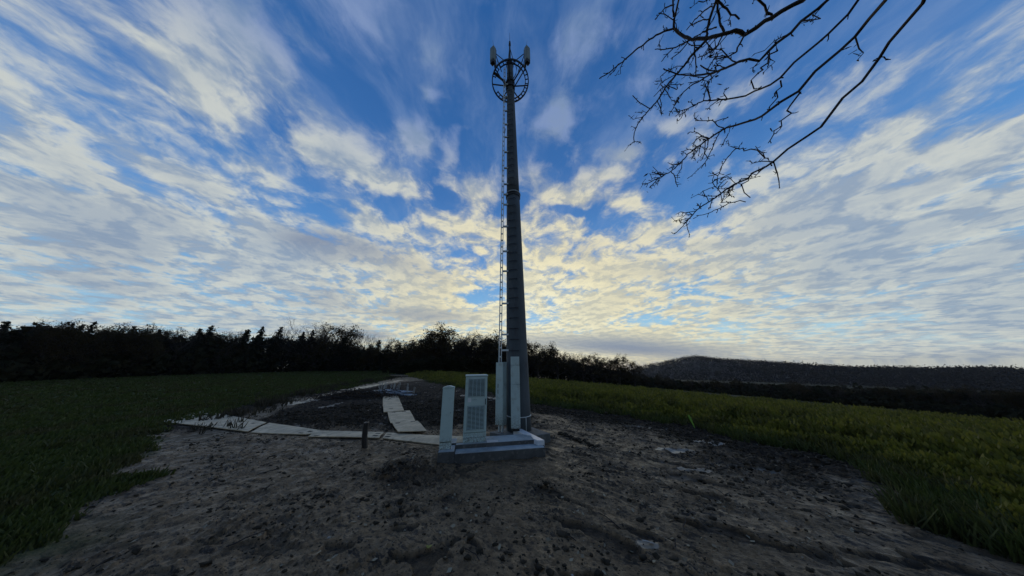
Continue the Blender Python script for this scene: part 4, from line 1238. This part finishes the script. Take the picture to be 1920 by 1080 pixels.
# ---- litter on the mud -------------------------------------------------------
GR = bpy.data.objects['ground']
def ground_z(xs, ys):
    from mathutils.bvhtree import BVHTree
    dg = GR.data; n = len(dg.vertices)
    co = np.empty(n * 3, np.float32); dg.vertices.foreach_get('co', co); co = co.reshape(-1, 3)
    return co
def scatter_litter():
    co = ground_z(0, 0); rr = np.hypot(co[:, 0], co[:, 1])
    near = np.where((rr > 2.2) & (rr < 15) & (co[:, 1] > 1.0) & (np.hypot(co[:, 0] + .3, co[:, 1] - 6.6) > 1.75))[0]
    r = np.random.default_rng(17)
    # choose evenly by ground area
    w = rr[near] ** 2; w /= w.sum()
    cr = np.empty(len(co), np.float32); GR.data.attributes['churn'].data.foreach_get('value', cr)
    gn = np.empty(len(co), np.float32); GR.data.attributes['green'].data.foreach_get('value', gn)
    w = w * np.where(gn[near] < .3, 1, .05); w /= w.sum()
    # fallen leaves
    pf = 1 / rr[near] ** 1.2 * np.where(gn[near] < .3, 1, 0) * rr[near] ** 1.4; pf /= pf.sum()
    k = near[r.choice(len(near), 900, p=pf)]; c = co[k] + np.array([0, 0, .012])
    v, f = quads(c, r.uniform(.025, .075, len(c)), 1.5, 0, 4, flatten=.35)
    tag(mesh_np('leaf_litter', v, f, M_fallen), kind='stuff')
    # clods: little lumps, plus the line of blocks pressed out by the digger's tracks
    w2 = w * (.5 + 1.6 * cr[near]) * (fbm(co[near, 0], co[near, 1], 1.1, 3, 70) + .55).clip(.02, 2) ** 2; w2 /= w2.sum()
    k = near[r.choice(len(near), 30000, p=w2)]; c = co[k]
    ico = bmesh.new(); bmesh.ops.create_icosphere(ico, subdivisions=1, radius=1); iv = np.array([v.co[:] for v in ico.verts]); fi = np.array([[v.index for v in f.verts] for f in ico.faces]); ico.free()
    s = np.exp(r.normal(size=len(c)) * .6) * .011 * (1 + .8 * cr[k]); s = np.clip(s, .004, .05)
    V = iv[None] * (1 + r.normal(size=(len(c), len(iv), 1)) * .33) * s[:, None, None] * np.stack([r.uniform(.8, 1.7, len(c)), r.uniform(.7, 1.2, len(c)), r.uniform(.5, .9, len(c))], 1)[:, None, :]
    V = V + c[:, None, :]
    A_, B_ = hit(1046, 811), hit(1120, 840)
    for i in range(34):
        t_ = (i + .5) / 34; p_ = A_ * (1 - t_) + B_ * t_ + Vector((r.normal() * .05, r.normal() * .09, .015))
        blk = iv * (1 + r.normal(size=(len(iv), 1)) * .22) * np.array([r.uniform(.04, .085), r.uniform(.03, .05), r.uniform(.022, .04)])
        V = np.concatenate([V, (blk + np.array(p_))[None]]); 
    c = V[:, 0]
    F = fi[None] + (np.arange(len(c)) * len(iv))[:, None, None]
    tag(mesh_np('mud_clods', V.reshape(-1, 3), F.reshape(-1, 3), M_clod), kind='stuff')
    k = near[r.choice(len(near), 90, p=w)]; c = co[k] + np.array([0, 0, .004]); s = r.uniform(.008, .022, len(c))
    V = iv[None] * (1 + r.normal(size=(len(c), len(iv), 1)) * .18) * s[:, None, None] * np.array([1.2, 1, .6]) + c[:, None, :]
    tag(mesh_np('pebbles', V.reshape(-1, 3), (fi[None] + (np.arange(len(c)) * len(iv))[:, None, None]).reshape(-1, 3), M_stone), kind='stuff')
    # twigs and roots trodden into the mud
    B = Br(); k = near[r.choice(len(near), 260, p=w)]
    for q in co[k]:
        a = r.uniform(0, math.pi); L = r.uniform(.08, .45)
        pts = [q + np.array([math.cos(a) * L * (f - .5), math.sin(a) * L * (f - .5), .008 + .012 * math.sin(f * 3)]) + r.normal(size=3) * .008 for f in np.linspace(0, 1, 5)]
        B.seg(pts, [.006, .007, .006, .005, .002], 4)
    v, f = B.arrays(); tag(mesh_np('trodden_twigs', v, f, M_twig), kind='stuff')
scatter_litter()
def build_scraps():
    p = hit(1214, 1019); o = MB().box(-.055, .02, -.008, .010, 0, .014, bev=.004).box(.018, .062, -.012, .006, .004, .012, M=Matrix.Rotation(R(-8), 4, 'Z'), bev=.003).build('wood_chip', M_stone, at=None)
    o.location = (p.x, p.y, p.z + .01); o.rotation_euler = (0, R(6), R(-8)); tag(o, 'pale broken wood chip lying in the mud at the lower right', 'wood chip')
    p = hit(804, 1028); n = 8
    m = MB(); L = [m.bm.verts.new((.034 * math.cos(a) * (1 + .15 * math.cos(3 * a)), .024 * math.sin(a), .008 * math.cos(2 * a) + .006)) for a in [2 * math.pi * k / n for k in range(n)]]
    c0 = m.bm.verts.new((0, 0, .002))
    for k in range(n): m.bm.faces.new((c0, L[k], L[(k + 1) % n]))
    o = m.build('fallen_leaf', leafy('yellow_leaf', (.30, .30, .07), (.34, .33, .08), .2)); o.location = (p.x, p.y, p.z + .015)
    tag(o, 'yellow-green leaf lying alone on the mud below the plinth', 'leaf')
build_scraps()

# ---- overhanging tree at the right ------------------------------------------
def build_overhang():
    base = Vector((10.5, 1.2, 0)); base.z = bh(base.x, base.y)
    t = thing('overhanging_tree', 'bare tree at the right whose leafless twigs hang into the sky', 'tree', base)
    def W(p): return np.array(p) - np.array(base)
    T = Br()
    trunk = [W((10.5, 1.2, base.z - .2)), W((10.4, 1.25, 1.8)), W((10.1, 1.3, 4.2)), W((9.7, 1.5, 6.5)), W((9.2, 1.8, 8.4)), W((8.9, 2.1, 10.2))]
    T.seg(trunk, [.30, .25, .20, .16, .12, .07], 12); v, f = T.arrays(); mesh_np('trunk', v, f, M_bark, t, smooth=True)
    rnd = np.random.default_rng(33)
    def P(px, py, D, j=0):
        d = ray(px, py); return W(Vector((0, 0, CAM_H)) + d * (D + j))
    def zr(px, D): return px / 420.0 * D * .60      # a width in picture pixels as metres at that range
    SETS = {   # root trunk knot, range, limbs: (points, width px start, end)
        'A': (3, 6.6, [([(1580, -50), (1500, 5), (1440, 38), (1400, 55), (1365, 62), (1340, 68), (1322, 72), (1300, 74), (1283, 69), (1272, 61), (1264, 54)], 6, 3.8),
            ([(1264, 54), (1245, 58), (1230, 66), (1213, 79), (1197, 90), (1180, 104), (1168, 115), (1155, 125), (1140, 138), (1123, 147)], 3.0, 1.0),
            ([(1264, 54), (1262, 40), (1267, 25), (1270, 10), (1277, -15)], 3.4, 2), ([(1263, 32), (1261, 12), (1262, -15)], 2.4, 1.5), ([(1261, 8), (1250, 13), (1240, 22), (1228, 37)], 1.6, .9),
            ([(1325, 74), (1310, 90), (1296, 106), (1282, 124), (1268, 140), (1255, 155), (1243, 172), (1233, 188), (1222, 201), (1212, 212), (1205, 220), (1196, 232), (1190, 246), (1188, 258), (1189, 268)], 3.6, 1.0),
            ([(1218, 203), (1207, 198), (1196, 189), (1186, 179)], 1.3, .8), ([(1233, 189), (1238, 205), (1241, 214)], 1.1, .7),
            ([(1325, 72), (1327, 50), (1332, 30), (1341, 8), (1347, -20)], 3.6, 3), ([(1357, 60), (1349, 40), (1345, 20), (1344, 0), (1340, -20)], 2.6, 2), ([(1344, 0), (1355, 12), (1365, 18), (1385, 40)], 2.4, 1.4),
            ([(1330, 36), (1318, 37), (1305, 42), (1297, 48)], 1.4, .8), ([(1334, 12), (1322, 18), (1310, 30), (1300, 41), (1288, 55)], 1.5, .8),
            ([(1294, 75), (1280, 83), (1262, 91), (1245, 92), (1228, 92)], 2.0, .8), ([(1290, 78), (1275, 98), (1258, 110)], 1.2, .7), ([(1262, 91), (1248, 105), (1241, 115)], 1.2, .7), ([(1303, 78), (1302, 95), (1305, 115), (1305, 140)], 1.5, .9),
            ([(1355, 66), (1345, 85), (1334, 97), (1318, 104), (1308, 108)], 1.3, .7), ([(1320, 74), (1330, 90), (1334, 97)], 1.2, .8), ([(1345, 50), (1330, 56), (1312, 64), (1300, 70)], 1.6, .8),
            ([(1400, 55), (1392, 80), (1378, 100), (1360, 108), (1338, 110)], 2.0, .8), ([(1450, 40), (1440, 20), (1425, 0), (1410, -20)], 2.5, 1.5)]),
        'B': (3, 6.2, [([(1600, -50), (1530, 20), (1460, 82), (1400, 110), (1365, 125), (1352, 131), (1340, 135), (1320, 140), (1300, 141), (1280, 140), (1268, 139), (1255, 134), (1243, 130)], 3.8, 1.4),
            ([(1345, 135), (1325, 131), (1313, 122)], 1.9, 1.3), ([(1335, 137), (1315, 150), (1297, 160), (1281, 172), (1272, 184), (1268, 190)], 2.0, 1), ([(1272, 184), (1262, 203), (1254, 218)], 1.2, .8), ([(1268, 190), (1262, 189), (1260, 188)], .8, .6),
            ([(1268, 168), (1252, 160), (1240, 165), (1226, 181)], 1.1, .7), ([(1460, 82), (1440, 115), (1425, 140), (1412, 165)], 2, .9), ([(1310, 152), (1298, 155), (1292, 160)], .9, .6), ([(1252, 160), (1270, 158), (1282, 157)], .9, .6),
            ([(1380, 118), (1362, 104), (1345, 106), (1330, 108)], 1.3, .7), ([(1363, 128), (1350, 122), (1340, 125)], 1.1, .7)]),
        'C': (4, 5.8, [([(1640, -40), (1560, 60), (1470, 150), (1410, 178), (1365, 186), (1340, 188), (1320, 189), (1305, 196), (1290, 203), (1275, 209), (1262, 208)], 3.0, 1.0),
            ([(1319, 189), (1322, 170), (1330, 152)], 1.2, .8), ([(1345, 189), (1333, 198), (1325, 206)], 1, .7), ([(1300, 198), (1295, 192), (1298, 186)], 1, .7), ([(1365, 186), (1356, 176), (1362, 165)], 1, .7), ([(1470, 150), (1450, 185), (1440, 205)], 1.4, .8), ([(1290, 203), (1282, 212), (1270, 217)], .9, .6)]),
        'D': (3, 6.0, [([(1690, -50), (1600, 70), (1490, 180), (1410, 222), (1365, 239), (1355, 243), (1345, 250), (1330, 259), (1318, 268), (1305, 277), (1290, 289), (1280, 301), (1272, 309), (1262, 318), (1250, 326), (1240, 331), (1228, 337), (1208, 347)], 3.8, .9),
            ([(1245, 328), (1235, 327), (1222, 323)], 1.3, .8), ([(1234, 334), (1225, 345), (1218, 352)], 1.3, .8), ([(1258, 320), (1265, 330), (1267, 340), (1270, 350)], 1.5, .8),
            ([(1330, 260), (1315, 253), (1305, 248), (1295, 247), (1289, 251)], 1.4, .8), ([(1320, 254), (1305, 260), (1300, 270), (1299, 276)], 1.7, 1), ([(1300, 282), (1290, 280), (1277, 285)], 1.2, .8), ([(1328, 262), (1327, 275), (1321, 288), (1314, 302)], 1.4, .8),
            ([(1350, 247), (1342, 262), (1335, 280), (1325, 300), (1315, 316)], 1.4, .8), ([(1357, 242), (1345, 235), (1337, 225), (1325, 226), (1303, 227)], 1.5, .8), ([(1300, 280), (1300, 290), (1300, 297)], 1, .7), ([(1365, 250), (1360, 262), (1352, 275)], 1.1, .7), ([(1490, 180), (1470, 220), (1452, 245), (1440, 270)], 1.8, .8), ([(1340, 228), (1355, 224), (1365, 220)], 1.1, .7), ([(1288, 290), (1282, 286), (1276, 288)], .9, .6)]),
        'E': (4, 5.6, [([(1760, -50), (1650, 110), (1540, 230), (1450, 305), (1400, 335), (1365, 352), (1352, 362), (1340, 371), (1328, 380), (1315, 387), (1305, 396), (1295, 406), (1287, 416), (1278, 427), (1263, 440)], 3.6, .9),
            ([(1328, 379), (1324, 368), (1317, 358)], 1.1, .7), ([(1400, 372), (1365, 381), (1350, 390), (1335, 397), (1320, 403), (1305, 404)], 1.5, .8), ([(1400, 335), (1385, 340), (1400, 372)], 1.6, 1.3), ([(1378, 280), (1365, 295), (1355, 308), (1350, 320), (1345, 335), (1344, 348)], 1.6, .9), ([(1450, 305), (1415, 288), (1392, 276), (1378, 280)], 2, 1.5),
            ([(1352, 362), (1340, 348), (1335, 340), (1338, 330)], 1.2, .7), ([(1343, 350), (1330, 353), (1316, 360)], 1, .7), ([(1362, 335), (1350, 345), (1345, 358)], 1.1, .7), ([(1370, 325), (1352, 333), (1338, 340)], 1.1, .7), ([(1350, 322), (1338, 328), (1328, 330)], .9, .6), ([(1298, 403), (1292, 398), (1286, 400)], 1.2, .8), ([(1310, 392), (1312, 386), (1316, 380)], 1.6, .9),
            ([(1365, 340), (1358, 345), (1352, 352)], 1, .7), ([(1380, 346), (1365, 330), (1350, 336)], 1, .7)])}
    for key, (kn, D, limbs) in SETS.items():
        B = Br(); jit = {}
        def pt(px, py):
            # range drifts slowly along the limb so the twigs spread in depth
            return P(px, py, D, .35 * math.sin(px * .021 + D * 3) + .25 * math.sin(py * .033 + D))
        for (pts, w0, w1) in limbs:
            q = np.array([pt(*p) for p in pts]); n = len(q)
            # smooth resample
            m = (n - 1) * 3 + 1; tt = np.linspace(0, n - 1, m); qq = np.stack([np.interp(tt, np.arange(n), q[:, c]) for c in range(3)], 1)
            qq[1:-1] = (qq[:-2] + 2 * qq[1:-1] + qq[2:]) / 4
            far_ = np.interp(tt, np.arange(n), [1.0 if p[0] > 1380 else 0.0 for p in pts])[:, None]
            qq += rnd.normal(size=qq.shape) * (.0045 + .022 * far_)
            wd = (np.linspace(w0, w1, m) * 1.0 + .75) * D / 6; B.seg(qq, np.array([zr(w, D) / 2 * .95 for w in wd]), 6)
            if pts is limbs[0][0]: root = qq[0]
            L = np.linalg.norm(np.diff(q, axis=0), axis=1).sum()
            ns = int(L / (.085 if w1 < 1.1 else .11))
            for _ in range(ns):            # short fruiting spurs and buds
                i = rnd.integers(2, m - 1); d = rnd.normal(size=3); tdir = qq[i] - qq[i - 1]; tdir /= np.linalg.norm(tdir) + 1e-9
                d = d - tdir * d.dot(tdir); d /= np.linalg.norm(d); d = d * .85 + tdir * .5
                l = rnd.uniform(.025, .075) if rnd.random() < (.88 if w1 < 1.05 and w0 < 3.2 else .66) else rnd.uniform(.15, .42)
                e = qq[i] + d * l; kk = qq[i] + d * l * .5 + rnd.normal(size=3) * .006
                if l > .1:
                    k2 = kk + (e - kk) * .5 + rnd.normal(size=3) * .03; e = e + rnd.normal(size=3) * .05
                    B.seg([qq[i], kk + rnd.normal(size=3) * .015, k2, e], [.008, .007, .006, .0045], 4)
                else: B.seg([qq[i], kk, e], [.0075, .006, .005], 4)
                if rnd.random() < .6:
                    B.seg([e, e + (rnd.normal(size=3) * .5 + d) * .022], [.010, .003], 4)
                if l > .1:
                    for _k in range(5):
                        u = rnd.uniform(.3, 1); s0 = qq[i] + d * l * u; B.seg([s0, s0 + rnd.normal(size=3) * .028], [.006, .003], 3)
        # join to the trunk out of view
        kp = trunk[kn + 1]; mid = (kp + root) / 2 + np.array([0, 0, .35])
        wr = zr(8 if key == 'A' else 5, D) / 2
        B.seg([kp, (kp + mid) / 2 + np.array([0, 0, .15]), mid, (mid + root) / 2 + np.array([0, 0, .12]), root], [wr * 2.2, wr * 1.9, wr * 1.6, wr * 1.3, wr * 1.0], 8)
        v, f = B.arrays(); mesh_np('branch', v, f, M_twig, t, smooth=False)
    # limbs on the side away from the view, so the crown is whole
    for (a, el, i) in ((-15, .5, 4), (-60, .4, 3), (-110, .7, 5), (-35, 1.0, 5)):
        B = Br(); d = np.array([math.cos(R(a)), math.sin(R(a)), el]); d /= np.linalg.norm(d)
        grow(B, trunk[i], d, 2.4, .07, 3, 3, .4, rnd, .004, .1, 5); v, f = B.arrays(); mesh_np('branch', v, f, M_twig, t)
    # a few curled leaves that still hang on
    c = np.array([P(px, py, D, 0) for px, py, D in ((1211, 328, 5.9), (1214, 360, 5.9), (1344, 143, 6), (1349, 158, 6), (1360, 168, 6), (1342, 107, 6.2), (1332, 105, 6.2), (1252, 318, 5.9), (1309, 384, 5.5), (1275, 415, 5.5), (1296, 45, 6.4))])
    v, f = quads(c, .11, 3.2, 0, 3); mesh_np('leaves', v, f, M_twig, t)
build_overhang()
